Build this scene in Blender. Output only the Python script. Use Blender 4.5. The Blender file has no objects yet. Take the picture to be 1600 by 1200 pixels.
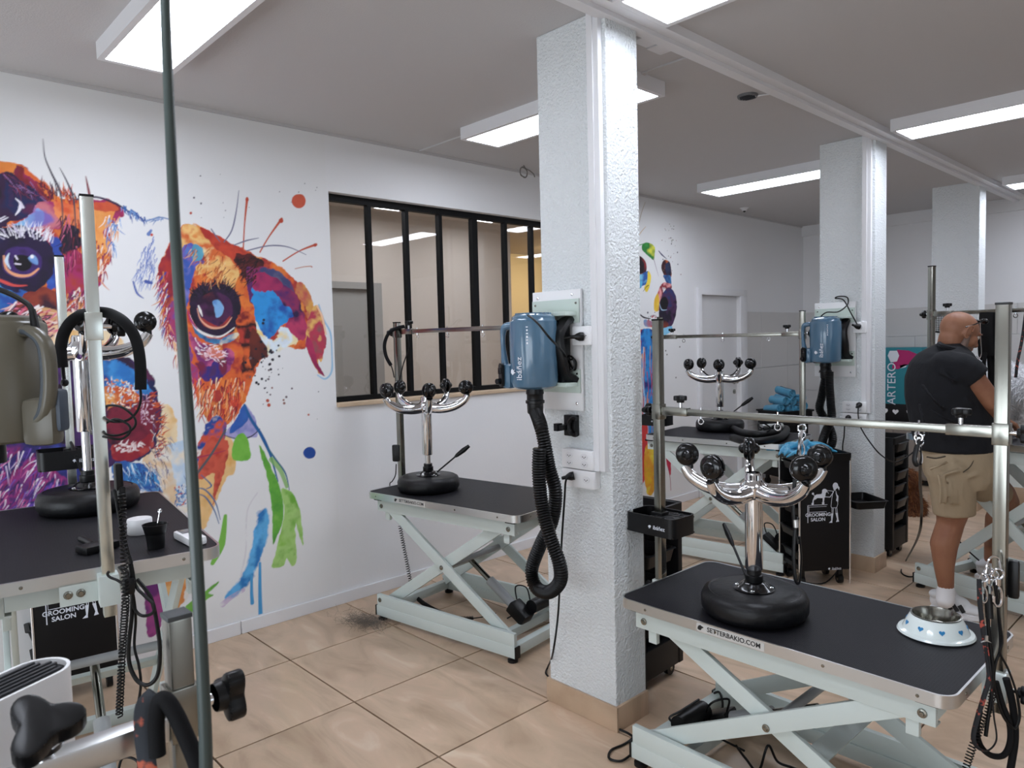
import bpy, bmesh, math, random
import numpy as np
from mathutils import Vector, Matrix
random.seed(7)
rng = np.random.default_rng(11)
PI = math.pi
S = bpy.context.scene
COL = S.collection

# ---------------------------------------------------------------- camera
FOC, YAW, PITCH, ROLL, EYE = 1135.6, 0.815955, -0.0586873, -0.0248078, 1.55
CAM = Vector((0, 0, EYE))
CF = Vector((-math.sin(YAW)*math.cos(PITCH), math.cos(YAW)*math.cos(PITCH), math.sin(PITCH)))
_r = CF.cross(Vector((0, 0, 1))).normalized(); _u = _r.cross(CF)
CR = _r*math.cos(ROLL) + _u*math.sin(ROLL)
CU = _u*math.cos(ROLL) - _r*math.sin(ROLL)
cd = bpy.data.cameras.new('camera'); cam = bpy.data.objects.new('camera', cd); COL.objects.link(cam)
cam.matrix_world = Matrix(((CR.x, CU.x, -CF.x, 0), (CR.y, CU.y, -CF.y, 0), (CR.z, CU.z, -CF.z, EYE), (0, 0, 0, 1)))
cd.sensor_width = 36; cd.lens = FOC*36/1600; cd.clip_start = .05; cd.clip_end = 60
cd.dof.use_dof = True; cd.dof.focus_distance = 3.0; cd.dof.aperture_fstop = 9.0
S.camera = cam
# world, exposure, daylight
w = bpy.data.worlds.new('world'); S.world = w; w.use_nodes = True
w.node_tree.nodes['Background'].inputs[0].default_value = (.75, .85, 1, 1)
w.node_tree.nodes['Background'].inputs[1].default_value = .6
S.view_settings.view_transform = 'Standard'; S.view_settings.look = 'None'
S.view_settings.gamma = 1; S.view_settings.use_curve_mapping = False
S.view_settings.exposure = 0.0
PANEL_POWER = 18.5
sl = bpy.data.lights.new('shop_window_daylight', 'AREA'); sl.shape = 'RECTANGLE'; sl.size = 4.9; sl.size_y = 1.5
sl.energy = 118; sl.color = (.84, .92, 1)
so = bpy.data.objects.new('shop_window_daylight', sl); COL.objects.link(so)
so.location = (-.9, -2.66, .98); so.rotation_euler = Vector((0, 1, 0)).to_track_quat('-Z', 'Z').to_euler()
sl2 = bpy.data.lights.new('side_window_daylight', 'AREA'); sl2.shape = 'RECTANGLE'; sl2.size = 2.6; sl2.size_y = 1.5; sl2.energy = 16; sl2.color = (.86, .94, 1)
so2 = bpy.data.objects.new('side_window_daylight', sl2); COL.objects.link(so2)
so2.location = (3.66, 1.6, 1.55); so2.rotation_euler = Vector((-1, 0, 0)).to_track_quat('-Z', 'Z').to_euler()

# ------------------------------------------------- turning a sight line into a place
def ray(x, y): return CF*FOC + CR*(x-800) - CU*(y-600)
def on_z(x, y, z=0.0):
    d = ray(x, y); return CAM + d*((z-EYE)/d.z)
def on_x(x, y, X):
    d = ray(x, y); return CAM + d*(X/d.x)
def on_y(x, y, Y):
    d = ray(x, y); return CAM + d*(Y/d.y)
def at_depth(x, y, d): return CAM + ray(x, y)*(d/FOC)
def z_at(x, y, X, Y):
    d = ray(x, y); return EYE + d.z*math.hypot(X, Y)/math.hypot(d.x, d.y)
def depth_of(p): return (Vector(p)-CAM).dot(CF)

# ---------------------------------------------------------------- materials
def lin(h):
    h = h.lstrip('#'); v = [int(h[i:i+2], 16)/255 for i in (0, 2, 4)]
    return tuple(c/12.92 if c <= .04045 else ((c+.055)/1.055)**2.4 for c in v)
MATS = {}
def mat(name, col, rough=.5, metal=0, spec=.5, bump=None, var=None, coat=0, emit=None, sheen=0):
    m = bpy.data.materials.new(name); m.use_nodes = True; nt = m.node_tree; b = nt.nodes['Principled BSDF']
    c = lin(col) if isinstance(col, str) else col
    b.inputs['Base Color'].default_value = (*c, 1); b.inputs['Roughness'].default_value = rough
    b.inputs['Metallic'].default_value = metal; b.inputs['Specular IOR Level'].default_value = spec
    b.inputs['Coat Weight'].default_value = coat; b.inputs['Sheen Weight'].default_value = sheen
    tc = None
    if bump or var:
        tc = nt.nodes.new('ShaderNodeTexCoord')
    if bump:                                     # (kind, scale, strength, distance)
        if bump[0] == 'noise':
            t = nt.nodes.new('ShaderNodeTexNoise'); t.inputs['Scale'].default_value = bump[1]; t.inputs['Detail'].default_value = 3; out = t.outputs[0]
        elif bump[0] == 'voronoi':
            t = nt.nodes.new('ShaderNodeTexVoronoi'); t.inputs['Scale'].default_value = bump[1]; out = t.outputs[0]
        else:
            t = nt.nodes.new('ShaderNodeTexWave'); t.inputs['Scale'].default_value = bump[1]; out = t.outputs[0]
        nt.links.new(tc.outputs['Object'], t.inputs['Vector'])
        bn = nt.nodes.new('ShaderNodeBump'); bn.inputs['Strength'].default_value = bump[2]; bn.inputs['Distance'].default_value = bump[3]
        nt.links.new(out, bn.inputs['Height']); nt.links.new(bn.outputs[0], b.inputs['Normal'])
    if var:                                      # (scale, other colour, lo, hi)
        t = nt.nodes.new('ShaderNodeTexNoise'); t.inputs['Scale'].default_value = var[0]; t.inputs['Detail'].default_value = 5
        nt.links.new(tc.outputs['Object'], t.inputs['Vector'])
        r = nt.nodes.new('ShaderNodeValToRGB'); c2 = lin(var[1])
        r.color_ramp.elements[0].position = var[2]; r.color_ramp.elements[1].position = var[3]
        r.color_ramp.elements[0].color = (*c, 1); r.color_ramp.elements[1].color = (*c2, 1)
        nt.links.new(t.outputs[0], r.inputs[0]); nt.links.new(r.outputs[0], b.inputs['Base Color'])
    if emit:
        b.inputs['Emission Color'].default_value = (*lin(emit[0]), 1); b.inputs['Emission Strength'].default_value = emit[1]
    MATS[name] = m
    return m
wall_white = mat('wall_paint', '#e9e9ea', .8, bump=('noise', 60, .12, .004))
wall_beige = mat('wall_paint_beige', '#cfc5ba', .85)
wall_yellow = mat('wall_paint_yellow', '#eedfb8', .85)
plaster = mat('rough_plaster', '#e4e8e9', .9, bump=('noise', 95, 1.0, .012))
ceil_m = mat('ceiling_board', '#c6c4c4', .9, bump=('noise', 160, .25, .003))
trim_m = mat('white_trim', '#e6e6e8', .45)
grout = mat('grout', '#3c322c', .9)
black_frame = mat('black_window_bar', '#0a0a0b', .6, spec=.2)
wood_sill = mat('beige_sill', '#c9b195', .6)
door_m = mat('white_door', '#dcdcdd', .5)
greydoor = mat('grey_door', '#9b9894', .6)
chrome = mat('chrome', '#e8e8ea', .07, 1)
steel = mat('brushed_steel', '#93928a', .20, 1)
window_lit_steel = mat('bright_steel', '#eef4ee', .26, 1)  # lighter copy of the post steel, a window's reflection put into its colour
alu = mat('aluminium', '#dadcdc', .30, 1)
powder = mat('pale_green_powder_coat', '#cfd9d5', .42, bump=('noise', 400, .05, .001))
darkpowder = mat('grey_powder_coat', '#a9acad', .4)
black = mat('black_plastic', '#0a0a0c', .38, spec=.35)
blackg = mat('black_gloss', '#08080a', .16)
leather = mat('black_vinyl', '#0b0b0e', .42, spec=.35, bump=('noise', 45, .35, .004))
blacks = mat('black_satin', '#0c0b0d', .5, spec=.3)
wire = mat('black_cable', '#070708', .42, spec=.3)
foam = mat('black_foam', '#0e0e10', .8, spec=.25)
bluebody = mat('blue_grey_gloss', '#4c6c84', .22, coat=.5)
olive = mat('olive_brown_gloss', '#5b5649', .32)
white_pl = mat('white_plastic', '#ededee', .35)
white_gl = mat('white_gloss', '#e6efec', .15, coat=.4)
greenplate = mat('pale_green_plate', '#c3d0c8', .4)
print_white = mat('white_print', '#dfe3ec', .6)
print_black = mat('black_print', '#101012', .6)
heart_blue = mat('blue_print', '#2a84bc', .4)
towel_b = mat('blue_terry', '#3f9fc6', .95, bump=('noise', 260, .9, .006), sheen=.4)
dust_m = mat('grey_dust', '#7d746b', 1)
lamp_m = mat('lamp_diffuser', '#ffffff', .5, emit=('#eaf1ff', PANEL_POWER))
grille = mat('dark_grille', '#2b2c30', .5)
skin = mat('skin', '#98694f', .55, bump=('noise', 120, .1, .002), var=(9, '#865540', .45, .75))
shirt_m = mat('navy_cotton', '#0b0d14', .9, bump=('noise', 14, .35, .02))
khaki = mat('khaki_cotton', '#a18f75', .9, bump=('noise', 16, .3, .02))
sock_m = mat('white_knit', '#e8e8ea', .9)
shoe_m = mat('white_mesh_shoe', '#d9d9da', .75, bump=('voronoi', 260, .3, .002))
beard_m = mat('grey_stubble', '#7f6a60', .9, bump=('noise', 400, .9, .003))
fur_white = mat('white_fur', '#ececee', .95, bump=('noise', 120, .9, .01))
fur_brown = mat('brown_fur', '#6d4128', .95, var=(14, '#8e5c38', .4, .7))
fur_dark = mat('dark_fur', '#2b2422', .95)
turq = mat('turquoise_card', '#1f7f8c', .6)
pink = mat('pink_print', '#b01a66', .6)
tape_m = mat('patterned_webbing', '#17181c', .7, var=(60, '#b04a3c', .58, .64))

# rubber top: small raised lozenges
def rubber():
    m = mat('ribbed_rubber', '#15141a', .55, spec=.3); nt = m.node_tree; b = nt.nodes['Principled BSDF']
    tc = nt.nodes.new('ShaderNodeTexCoord'); mp = nt.nodes.new('ShaderNodeMapping'); mp.inputs['Rotation'].default_value = (0, 0, PI/4)
    nt.links.new(tc.outputs['Object'], mp.inputs[0])
    ch = nt.nodes.new('ShaderNodeTexBrick'); ch.inputs['Scale'].default_value = 42; ch.inputs['Mortar Size'].default_value = .028; ch.inputs['Mortar Smooth'].default_value = .6
    nt.links.new(mp.outputs[0], ch.inputs['Vector'])
    bn = nt.nodes.new('ShaderNodeBump'); bn.inputs['Strength'].default_value = .8; bn.inputs['Distance'].default_value = .002; bn.invert = True
    nt.links.new(ch.outputs['Fac'], bn.inputs['Height']); nt.links.new(bn.outputs[0], b.inputs['Normal'])
    return m
rubber_m = rubber()
def tile_mat():
    m = mat('beige_stone_tile', '#b99a7a', .33); nt = m.node_tree; b = nt.nodes['Principled BSDF']
    geo = nt.nodes.new('ShaderNodeNewGeometry'); oi = nt.nodes.new('ShaderNodeObjectInfo')
    ad = nt.nodes.new('ShaderNodeVectorMath'); ad.operation = 'MULTIPLY_ADD'
    cmb = nt.nodes.new('ShaderNodeCombineXYZ'); nt.links.new(oi.outputs['Random'], cmb.inputs[0]); nt.links.new(oi.outputs['Random'], cmb.inputs[2])
    ad.inputs[1].default_value = (9, 0, 31); nt.links.new(cmb.outputs[0], ad.inputs[0]); nt.links.new(geo.outputs['Position'], ad.inputs[2])
    n1 = nt.nodes.new('ShaderNodeTexNoise'); n1.inputs['Scale'].default_value = 2.2; n1.inputs['Detail'].default_value = 8; n1.inputs['Distortion'].default_value = 1.6
    mp = nt.nodes.new('ShaderNodeMapping'); mp.inputs['Rotation'].default_value = (0, 0, .7); mp.inputs['Scale'].default_value = (1, 2.6, 1)
    nt.links.new(ad.outputs[0], mp.inputs[0]); nt.links.new(mp.outputs[0], n1.inputs['Vector'])
    r = nt.nodes.new('ShaderNodeValToRGB'); e = r.color_ramp.elements
    e[0].position = .30; e[0].color = (*lin('#b3987e'), 1); e[1].position = .72; e[1].color = (*lin('#dac4ab'), 1)
    k = e.new(.5); k.color = (*lin('#c8ae93'), 1); k = e.new(.6); k.color = (*lin('#cfb297'), 1)
    nt.links.new(n1.outputs[0], r.inputs[0])
    mix = nt.nodes.new('ShaderNodeMix'); mix.data_type = 'RGBA'; mix.blend_type = 'MULTIPLY'; mix.inputs[0].default_value = .5
    r2 = nt.nodes.new('ShaderNodeValToRGB'); r2.color_ramp.elements[0].color = (.82, .80, .80, 1); r2.color_ramp.elements[1].color = (1, 1, 1, 1)
    nt.links.new(oi.outputs['Random'], r2.inputs[0]); nt.links.new(r.outputs[0], mix.inputs[6]); nt.links.new(r2.outputs[0], mix.inputs[7])
    nt.links.new(mix.outputs[2], b.inputs['Base Color'])
    bn = nt.nodes.new('ShaderNodeBump'); bn.inputs['Strength'].default_value = .25; bn.inputs['Distance'].default_value = .004
    nt.links.new(n1.outputs[0], bn.inputs['Height']); nt.links.new(bn.outputs[0], b.inputs['Normal'])
    return m
tile_m = tile_mat()
wtile_m = mat('grey_wall_tile', '#d3d1cf', .3)
def glass_mat():
    m = bpy.data.materials.new('window_glass'); m.use_nodes = True; nt = m.node_tree; nt.nodes.clear()
    o = nt.nodes.new('ShaderNodeOutputMaterial'); mx = nt.nodes.new('ShaderNodeMixShader'); lw = nt.nodes.new('ShaderNodeLayerWeight'); lw.inputs[0].default_value = .5
    pw_ = nt.nodes.new('ShaderNodeMath'); pw_.operation = 'POWER'; pw_.inputs[1].default_value = 4; ma = nt.nodes.new('ShaderNodeMath'); ma.operation = 'MULTIPLY_ADD'; ma.inputs[1].default_value = .9; ma.inputs[2].default_value = .05
    t = nt.nodes.new('ShaderNodeBsdfTransparent'); t.inputs[0].default_value = (.90, .89, .87, 1); g = nt.nodes.new('ShaderNodeBsdfGlossy'); g.inputs['Roughness'].default_value = .01
    nt.links.new(lw.outputs['Facing'], pw_.inputs[0]); nt.links.new(pw_.outputs[0], ma.inputs[0]); nt.links.new(ma.outputs[0], mx.inputs[0])
    nt.links.new(t.outputs[0], mx.inputs[1]); nt.links.new(g.outputs[0], mx.inputs[2]); nt.links.new(mx.outputs[0], o.inputs[0])
    return m
glass_m = glass_mat()

# ---------------------------------------------------------------- mesh builder
def frame_to(d):
    d = Vector(d).normalized(); return d.to_track_quat('Z', 'Y').to_matrix().to_4x4()
def smooth_path(pts, n=6, closed=False):
    P = [Vector(p) for p in pts]; out = []; L = len(P)
    if L < 3: return P
    rngi = range(L) if closed else range(L-1)
    for i in rngi:
        if closed: a, b, c, d = P[(i-1) % L], P[i], P[(i+1) % L], P[(i+2) % L]
        else: a, b, c, d = P[max(i-1, 0)], P[i], P[i+1], P[min(i+2, L-1)]
        for k in range(n):
            t = k/n
            out.append(.5*((2*b)+(c-a)*t+(2*a-5*b+4*c-d)*t*t+(3*b-a-3*c+d)*t**3))
    if not closed: out.append(P[-1])
    return out
class B:
    def __init__(s): s.bm = bmesh.new()
    def _x(s, vs, M):
        if M is not None: bmesh.ops.transform(s.bm, matrix=M, verts=vs)
        return s
    def box(s, c, sz, M=None, bev=0, rz=0):
        t = bmesh.new(); bmesh.ops.create_cube(t, size=1)
        bmesh.ops.scale(t, vec=Vector(sz), verts=t.verts)
        if bev:
            for f in t.faces: f.material_index = 1
            r = bmesh.ops.bevel(t, geom=t.edges[:], offset=bev, segments=2, affect='EDGES', profile=.6)
            for f in r['faces']: f.material_index = 0
        T = Matrix.Translation(Vector(c)) @ Matrix.Rotation(rz, 4, 'Z')
        bmesh.ops.transform(t, matrix=(M @ T) if M is not None else T, verts=t.verts)
        s.merge(t); return s
    def merge(s, t):
        m = bpy.data.meshes.new('tmp'); t.to_mesh(m); t.free(); s.bm.from_mesh(m); bpy.data.meshes.remove(m)
    def bar(s, p0, p1, w, h, up=(0, 0, 1), bev=0, ext=0):
        p0 = Vector(p0); p1 = Vector(p1); d = p1-p0; L = d.length; x = d.normalized(); z = Vector(up); z = (z-x*z.dot(x)).normalized(); y = z.cross(x)
        c = (p0+p1)/2
        M = Matrix(((x.x, y.x, z.x, c.x), (x.y, y.y, z.y, c.y), (x.z, y.z, z.z, c.z), (0, 0, 0, 1)))
        return s.box((0, 0, 0), (L+ext*2, w, h), M, bev)
    def cyl(s, p0, p1, r0, r1=None, n=16, cap=True):
        r1 = r0 if r1 is None else r1; p0 = Vector(p0); p1 = Vector(p1); d = p1-p0
        M = Matrix.Translation((p0+p1)/2) @ frame_to(d)
        bmesh.ops.create_cone(s.bm, cap_ends=cap, segments=n, radius1=max(r0, 1e-5), radius2=max(r1, 1e-5), depth=d.length, matrix=M); return s
    def sph(s, c, r, M=None, n=12):
        r = (r, r, r) if isinstance(r, (int, float)) else r
        T = Matrix.Translation(Vector(c)) @ (M if M is not None else Matrix()) @ Matrix.Diagonal((*r, 1))
        bmesh.ops.create_uvsphere(s.bm, u_segments=n, v_segments=max(6, n*2//3), radius=1, matrix=T); return s
    def tube(s, pts, r, n=8, closed=False, radii=None, flat=1.0, up=None):
        P = [Vector(p) for p in pts]; L = len(P); rings = []; prev = None
        for i in range(L):
            a = P[(i-1) % L] if closed or i > 0 else P[0]; b = P[(i+1) % L] if closed or i < L-1 else P[-1]
            t = (b-a); t = t.normalized() if t.length > 1e-9 else Vector((0, 0, 1))
            if prev is None:
                v = Vector(up) if up is not None else (Vector((0, 0, 1)) if abs(t.z) < .9 else Vector((1, 0, 0)))
                prev = (v - t*v.dot(t)).normalized()
            else:
                prev = prev - t*prev.dot(t); prev = prev.normalized() if prev.length > 1e-6 else t.orthogonal().normalized()
            q = t.cross(prev); rr = radii[i] if radii is not None else r
            rings.append([s.bm.verts.new(P[i] + prev*(math.cos(2*PI*k/n)*rr) + q*(math.sin(2*PI*k/n)*rr*flat)) for k in range(n)])
        m = L if closed else L-1
        for i in range(m):
            A, C = rings[i], rings[(i+1) % L]
            for k in range(n): s.bm.faces.new((A[k], A[(k+1) % n], C[(k+1) % n], C[k]))
        if not closed:
            s.bm.faces.new(rings[0][::-1]); s.bm.faces.new(rings[-1])
        return s
    def lathe(s, prof, n=24, M=None, sx=1, sy=1):
        rings = []
        for r, z in prof:
            if r < 1e-6: rings.append([s.bm.verts.new((0, 0, z))])
            else: rings.append([s.bm.verts.new((r*sx*math.cos(2*PI*k/n), r*sy*math.sin(2*PI*k/n), z)) for k in range(n)])
        for A, C in zip(rings, rings[1:]):
            for k in range(n):
                a = A[k % len(A)]; b = A[(k+1) % len(A)]; c = C[(k+1) % len(C)]; d = C[k % len(C)]
                f = [a]
                for v in (b, c, d):
                    if v not in f: f.append(v)
                if len(f) > 2: s.bm.faces.new(f)
        if M is not None: bmesh.ops.transform(s.bm, matrix=M, verts=[v for r in rings for v in r])
        return s
    def prism(s, pts, z0, z1, M=None, hole=None):
        A = [s.bm.verts.new((x, y, z0)) for x, y in pts]; C = [s.bm.verts.new((x, y, z1)) for x, y in pts]; n = len(pts); vs = A+C
        for k in range(n): s.bm.faces.new((A[k], A[(k+1) % n], C[(k+1) % n], C[k]))
        if hole:
            D = [s.bm.verts.new((x, y, z0)) for x, y in hole]; E = [s.bm.verts.new((x, y, z1)) for x, y in hole]; vs += D+E
            for k in range(n):
                j = (k+1) % n
                s.bm.faces.new((D[j], D[k], E[k], E[j])); s.bm.faces.new((C[k], C[j], E[j], E[k])); s.bm.faces.new((A[j], A[k], D[k], D[j]))
        else:
            s.bm.faces.new(A[::-1]); s.bm.faces.new(C)
        return s._x(vs, M)
def rrect(w, h, r, n=5, cx=0, cy=0):
    o = []
    for sx, sy, a0 in ((1, 1, 0), (-1, 1, PI/2), (-1, -1, PI), (1, -1, 1.5*PI)):
        for k in range(n+1):
            a = a0 + PI/2*k/n; o.append((cx+sx*(w/2-r)+r*math.cos(a), cy+sy*(h/2-r)+r*math.sin(a)))
    return o
def mesh_of(name, b, m, smooth=40):
    me = bpy.data.meshes.new(name); bm = b.bm
    bmesh.ops.recalc_face_normals(bm, faces=bm.faces[:]); bm.to_mesh(me); bm.free()
    if m is not None: me.materials.append(m)
    if smooth:
        mi = np.zeros(len(me.polygons), np.int32); me.polygons.foreach_get('material_index', mi)
        me.polygons.foreach_set('use_smooth', mi == 0); me.set_sharp_from_angle(angle=math.radians(smooth))
    me.polygons.foreach_set('material_index', [0]*len(me.polygons))
    return me
def put(name, me, parent=None):
    o = bpy.data.objects.new(name, me); COL.objects.link(o)
    if parent is not None: o.parent = parent
    return o
def part(name, b, m, parent=None, smooth=40, label=None):
    o = put(name, mesh_of(name, b, m, smooth), parent)
    if label: o['label'] = label
    return o
def tag(o, label, cat, group=None):
    o['label'] = label; o['category'] = cat
    if group: o['group'] = group
    return o
def thing(name, label, cat, loc=(0, 0, 0), rz=0, group=None):
    o = bpy.data.objects.new(name, None); COL.objects.link(o); o.location = loc; o.rotation_euler = (0, 0, rz); o.empty_display_size = .05
    return tag(o, label, cat, group)
def struct(name, b, m, parent=None, smooth=0):
    o = part(name, b, m, parent, smooth)
    if parent is None: o['kind'] = 'structure'
    return o
def local(t, p):
    M = Matrix.Translation(t.location) @ t.rotation_euler.to_matrix().to_4x4(); return M.inverted() @ Vector(p)
def dup(root, loc=None, rz=None, label=None):
    r = root.copy(); COL.objects.link(r)
    if loc is not None: r.location = loc
    if rz is not None: r.rotation_euler = (0, 0, rz)
    if label: r['label'] = label
    for ch in list(root.children):
        c = ch.copy(); COL.objects.link(c); c.parent = r
        for g in list(ch.children):
            d = g.copy(); COL.objects.link(d); d.parent = c
    return r
def text_part(name, body, size, m, parent, M, ext=.0006, align='CENTER', bold=0):
    cu = bpy.data.curves.new(name, 'FONT'); cu.body = body; cu.size = size; cu.extrude = ext; cu.align_x = align; cu.align_y = 'CENTER'; cu.offset = bold; cu.resolution_u = 3
    o = bpy.data.objects.new(name, cu); COL.objects.link(o); bpy.context.view_layer.update()
    me = bpy.data.meshes.new_from_object(o.evaluated_get(bpy.context.evaluated_depsgraph_get())); bpy.data.objects.remove(o); bpy.data.curves.remove(cu)
    me.transform(M); me.materials.clear(); me.materials.append(m)
    return put(name, me, parent)
def fused(name, b, m, parent=None, voxel=.006, smooth=6, disp=None):
    """one continuous skin over overlapping shapes"""
    me = mesh_of(name, b, m, 0); o = bpy.data.objects.new(name, me); COL.objects.link(o)
    r = o.modifiers.new('r', 'REMESH'); r.mode = 'VOXEL'; r.voxel_size = voxel
    k = o.modifiers.new('s', 'SMOOTH'); k.iterations = smooth; k.factor = .5
    bpy.context.view_layer.update()
    me2 = bpy.data.meshes.new_from_object(o.evaluated_get(bpy.context.evaluated_depsgraph_get())); bpy.data.objects.remove(o); bpy.data.meshes.remove(me)
    me2.name = name; me2.materials.clear(); me2.materials.append(m)
    me2.polygons.foreach_set('use_smooth', [True]*len(me2.polygons))
    return put(name, me2, parent)
def limb(b, pts):
    """tapering limb: [(point, radius), ...]"""
    for (p, r), (q, s) in zip(pts, pts[1:]):
        b.cyl(p, q, r, s, n=16); b.sph(p, r, n=14); b.sph(q, s, n=14)

# ---------------------------------------------------------------- the room
WX, WY, CZ, RX, FY = -3.854, 8.315, 2.79, 3.6, -2.6
fl = struct('floor', B().box(((WX+RX)/2, (WY+FY)/2, -.03), (RX-WX+.3, WY-FY+.3, .04)), grout)
TX, TY, TS = -2.137, 2.19, .6
tcache = {}
ix = math.floor((WX-TX)/TS)
for i in range(ix, 10):
    for j in range(-8, 11):
        x0, x1 = max(TX+i*TS, WX), min(TX+(i+1)*TS, RX); y0, y1 = max(TY+j*.605, FY), min(TY+(j+1)*.605, WY)
        if x1-x0 < .02 or y1-y0 < .02: continue
        if y1 < -1.6 and x1 > 0: continue
        key = (round(x1-x0, 3), round(y1-y0, 3))
        if key not in tcache:
            tcache[key] = mesh_of('tile', B().box((0, 0, -.0075), (key[0]-.0075, key[1]-.0075, .015), bev=.0012), tile_m, 0)
        put('tile', tcache[key], fl).location = ((x0+x1)/2, (y0+y1)/2, 0)
# left wall with the window and door openings
WIN = (2.19, 4.40, 1.19, 2.452); DOOR = (6.13, 6.86, 1.955)
T = .14; xc = WX-T/2; b = B()
def wl(y0, y1, z0, z1): b.box((xc, (y0+y1)/2, (z0+z1)/2), (T, y1-y0, z1-z0))
wl(FY-.1, WIN[0], 0, CZ); wl(WIN[0], WIN[1], 0, WIN[2]); wl(WIN[0], WIN[1], WIN[3], CZ); wl(WIN[1], DOOR[0], 0, CZ); wl(DOOR[0], DOOR[1], DOOR[2], CZ); wl(DOOR[1], WY+.1, 0, CZ)
wall_l = struct('wall_left', b, wall_white)
b = B().box(((WX+RX)/2, WY+.07, CZ/2), (RX-WX, .14, CZ)); b.box(((WX+RX)/2, WY-.02, CZ-.06), (RX-WX, .04, .12))
wall_b = struct('wall_back', b, wall_white)
b = B(); SW = (-3.4, 1.6, .22, 1.95)     # the shop window behind the photographer
b.box(((WX+SW[0])/2, FY-.07, CZ/2), (SW[0]-WX, .14, CZ)); b.box(((SW[1]+RX)/2, FY-.07, CZ/2), (RX-SW[1], .14, CZ)); b.box(((SW[0]+SW[1])/2, FY-.07, SW[2]/2), (SW[1]-SW[0], .14, SW[2])); b.box(((SW[0]+SW[1])/2, FY-.07, (SW[3]+CZ)/2), (SW[1]-SW[0], .14, CZ-SW[3]))
struct('wall_front', b, wall_white)
w2 = struct('window_2', B().bar((SW[0], FY-.03, SW[2]+.02), (SW[1], FY-.03, SW[2]+.02), .05, .04).bar((SW[0], FY-.03, SW[3]-.02), (SW[1], FY-.03, SW[3]-.02), .05, .04), black_frame)
for k in range(4): part('mullion', B().box((SW[0]+.02+(SW[1]-SW[0]-.04)*k/3, FY-.03, (SW[2]+SW[3])/2), (.04, .05, SW[3]-SW[2]-.08)), black_frame, w2, 0)
b = B(); b.box((RX+.07, (FY+WY)/2, .4), (.14, WY-FY, .8)); b.box((RX+.07, (FY+WY)/2, 2.545), (.14, WY-FY, .49)); b.box((RX+.07, (FY+.3)/2, 1.55), (.14, .3-FY, 1.5)); b.box((RX+.07, (2.9+WY)/2, 1.55), (.14, WY-2.9, 1.5))
struct('wall_right', b, wall_white)
struct('window_3', B().bar((RX+.03, .3, .82), (RX+.03, 2.9, .82), .05, .04).bar((RX+.03, .3, 2.28), (RX+.03, 2.9, 2.28), .05, .04).bar((RX+.03, 1.6, .84), (RX+.03, 1.6, 2.26), .04, .04, up=(1, 0, 0)), black_frame)
struct('ceiling', B().box(((WX+RX)/2, (FY+WY)/2, CZ+.05), (RX-WX+.3, WY-FY+.3, .1)), ceil_m)
# beam along the pillars: a stepped trim
b = B(); b.box((-1.745, (FY+WY)/2, CZ-.012), (.115, WY-FY, .024)); b.box((-1.772, (FY+WY)/2, CZ-.026), (.05, WY-FY, .03)); b.box((-1.695, (FY+WY)/2, CZ-.018), (.02, WY-FY, .036))
struct('trim_1', b, trim_m)
struct('trim_2', B().box((-2.83, 2.862, CZ-.004), (2.05, .03, .008)), ceil_m)
struct('trim_3', B().box((WX+.006, (FY+WY)/2, CZ-.008), (.012, WY-FY, .016)), ceil_m)
b = B()
for y0, y1 in ((FY, 1.55), (1.553, 4.0), (4.003, 6.05), (7.0, WY)): b.box((WX+.008, (y0+y1)/2, .035), (.016, y1-y0-.002, .07), bev=.003)
struct('baseboard_left', b, trim_m)
# tiles on the wall around the far corner
tw = {}
def wtile(par, c, sz):
    k = tuple(round(v, 3) for v in sz)
    if k not in tw: tw[k] = mesh_of('wall_tile', B().box((0, 0, 0), (k[0]-.004 if k[0] > .05 else k[0], k[1]-.004 if k[1] > .05 else k[1], k[2]-.004), bev=.002), wtile_m, 0)
    put('wall_tile', tw[k], par).location = c
for r in range(3):
    for y0, y1 in ((7.0, 7.30), (7.30, 7.90), (7.90, WY)): wtile(wall_l, (WX+.005, (y0+y1)/2, .3+.6*r), (.012, y1-y0, .6))
for r in range(6):
    for k in range(12):
        x0 = WX + k*.6 - (.3 if r % 2 else 0); x1 = min(x0+.6, 3.3); x0 = max(x0, WX+.012)
        if x1-x0 > .05: wtile(wall_b, ((x0+x1)/2, WY-.005, .15+.3*r), (x1-x0, .012, .3))
# window: black steel frame in the left wall
XF = WX-.075
wn = struct('window_1', B().bar((XF, WIN[0], WIN[3]-.02), (XF, WIN[1], WIN[3]-.02), .045, .04).bar((XF, WIN[0], WIN[2]+.035), (XF, WIN[1], WIN[2]+.035), .045, .03)
            .bar((XF, WIN[0]+.012, WIN[2]), (XF, WIN[0]+.012, WIN[3]), .024, .045, up=(1, 0, 0)).bar((XF, WIN[1]-.012, WIN[2]), (XF, WIN[1]-.012, WIN[3]), .024, .045, up=(1, 0, 0)), black_frame)
mull = [on_x(x, 470, XF).y for x in (579, 637, 689, 742, 790, 831)]; mull.append(mull[-1]+.27)
edges = [WIN[0]+.02] + mull + [WIN[1]-.02]
for k, y in enumerate(mull):
    part('mullion', B().box((XF, y, (WIN[2]+WIN[3])/2), (.042, .048 if k == 3 else .026, WIN[3]-WIN[2]-.06)), black_frame, wn, 0)
for a, c in zip(edges, edges[1:]):
    part('pane', B().box((XF, (a+c)/2, (WIN[2]+WIN[3])/2), (.006, c-a, WIN[3]-WIN[2]-.06)), glass_m, wn, 0)
part('sill', B().box((WX-.03, (WIN[0]+WIN[1])/2, WIN[2]+.006), (.10, WIN[1]-WIN[0]-.004, .024), bev=.003), wood_sill, wn)
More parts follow.
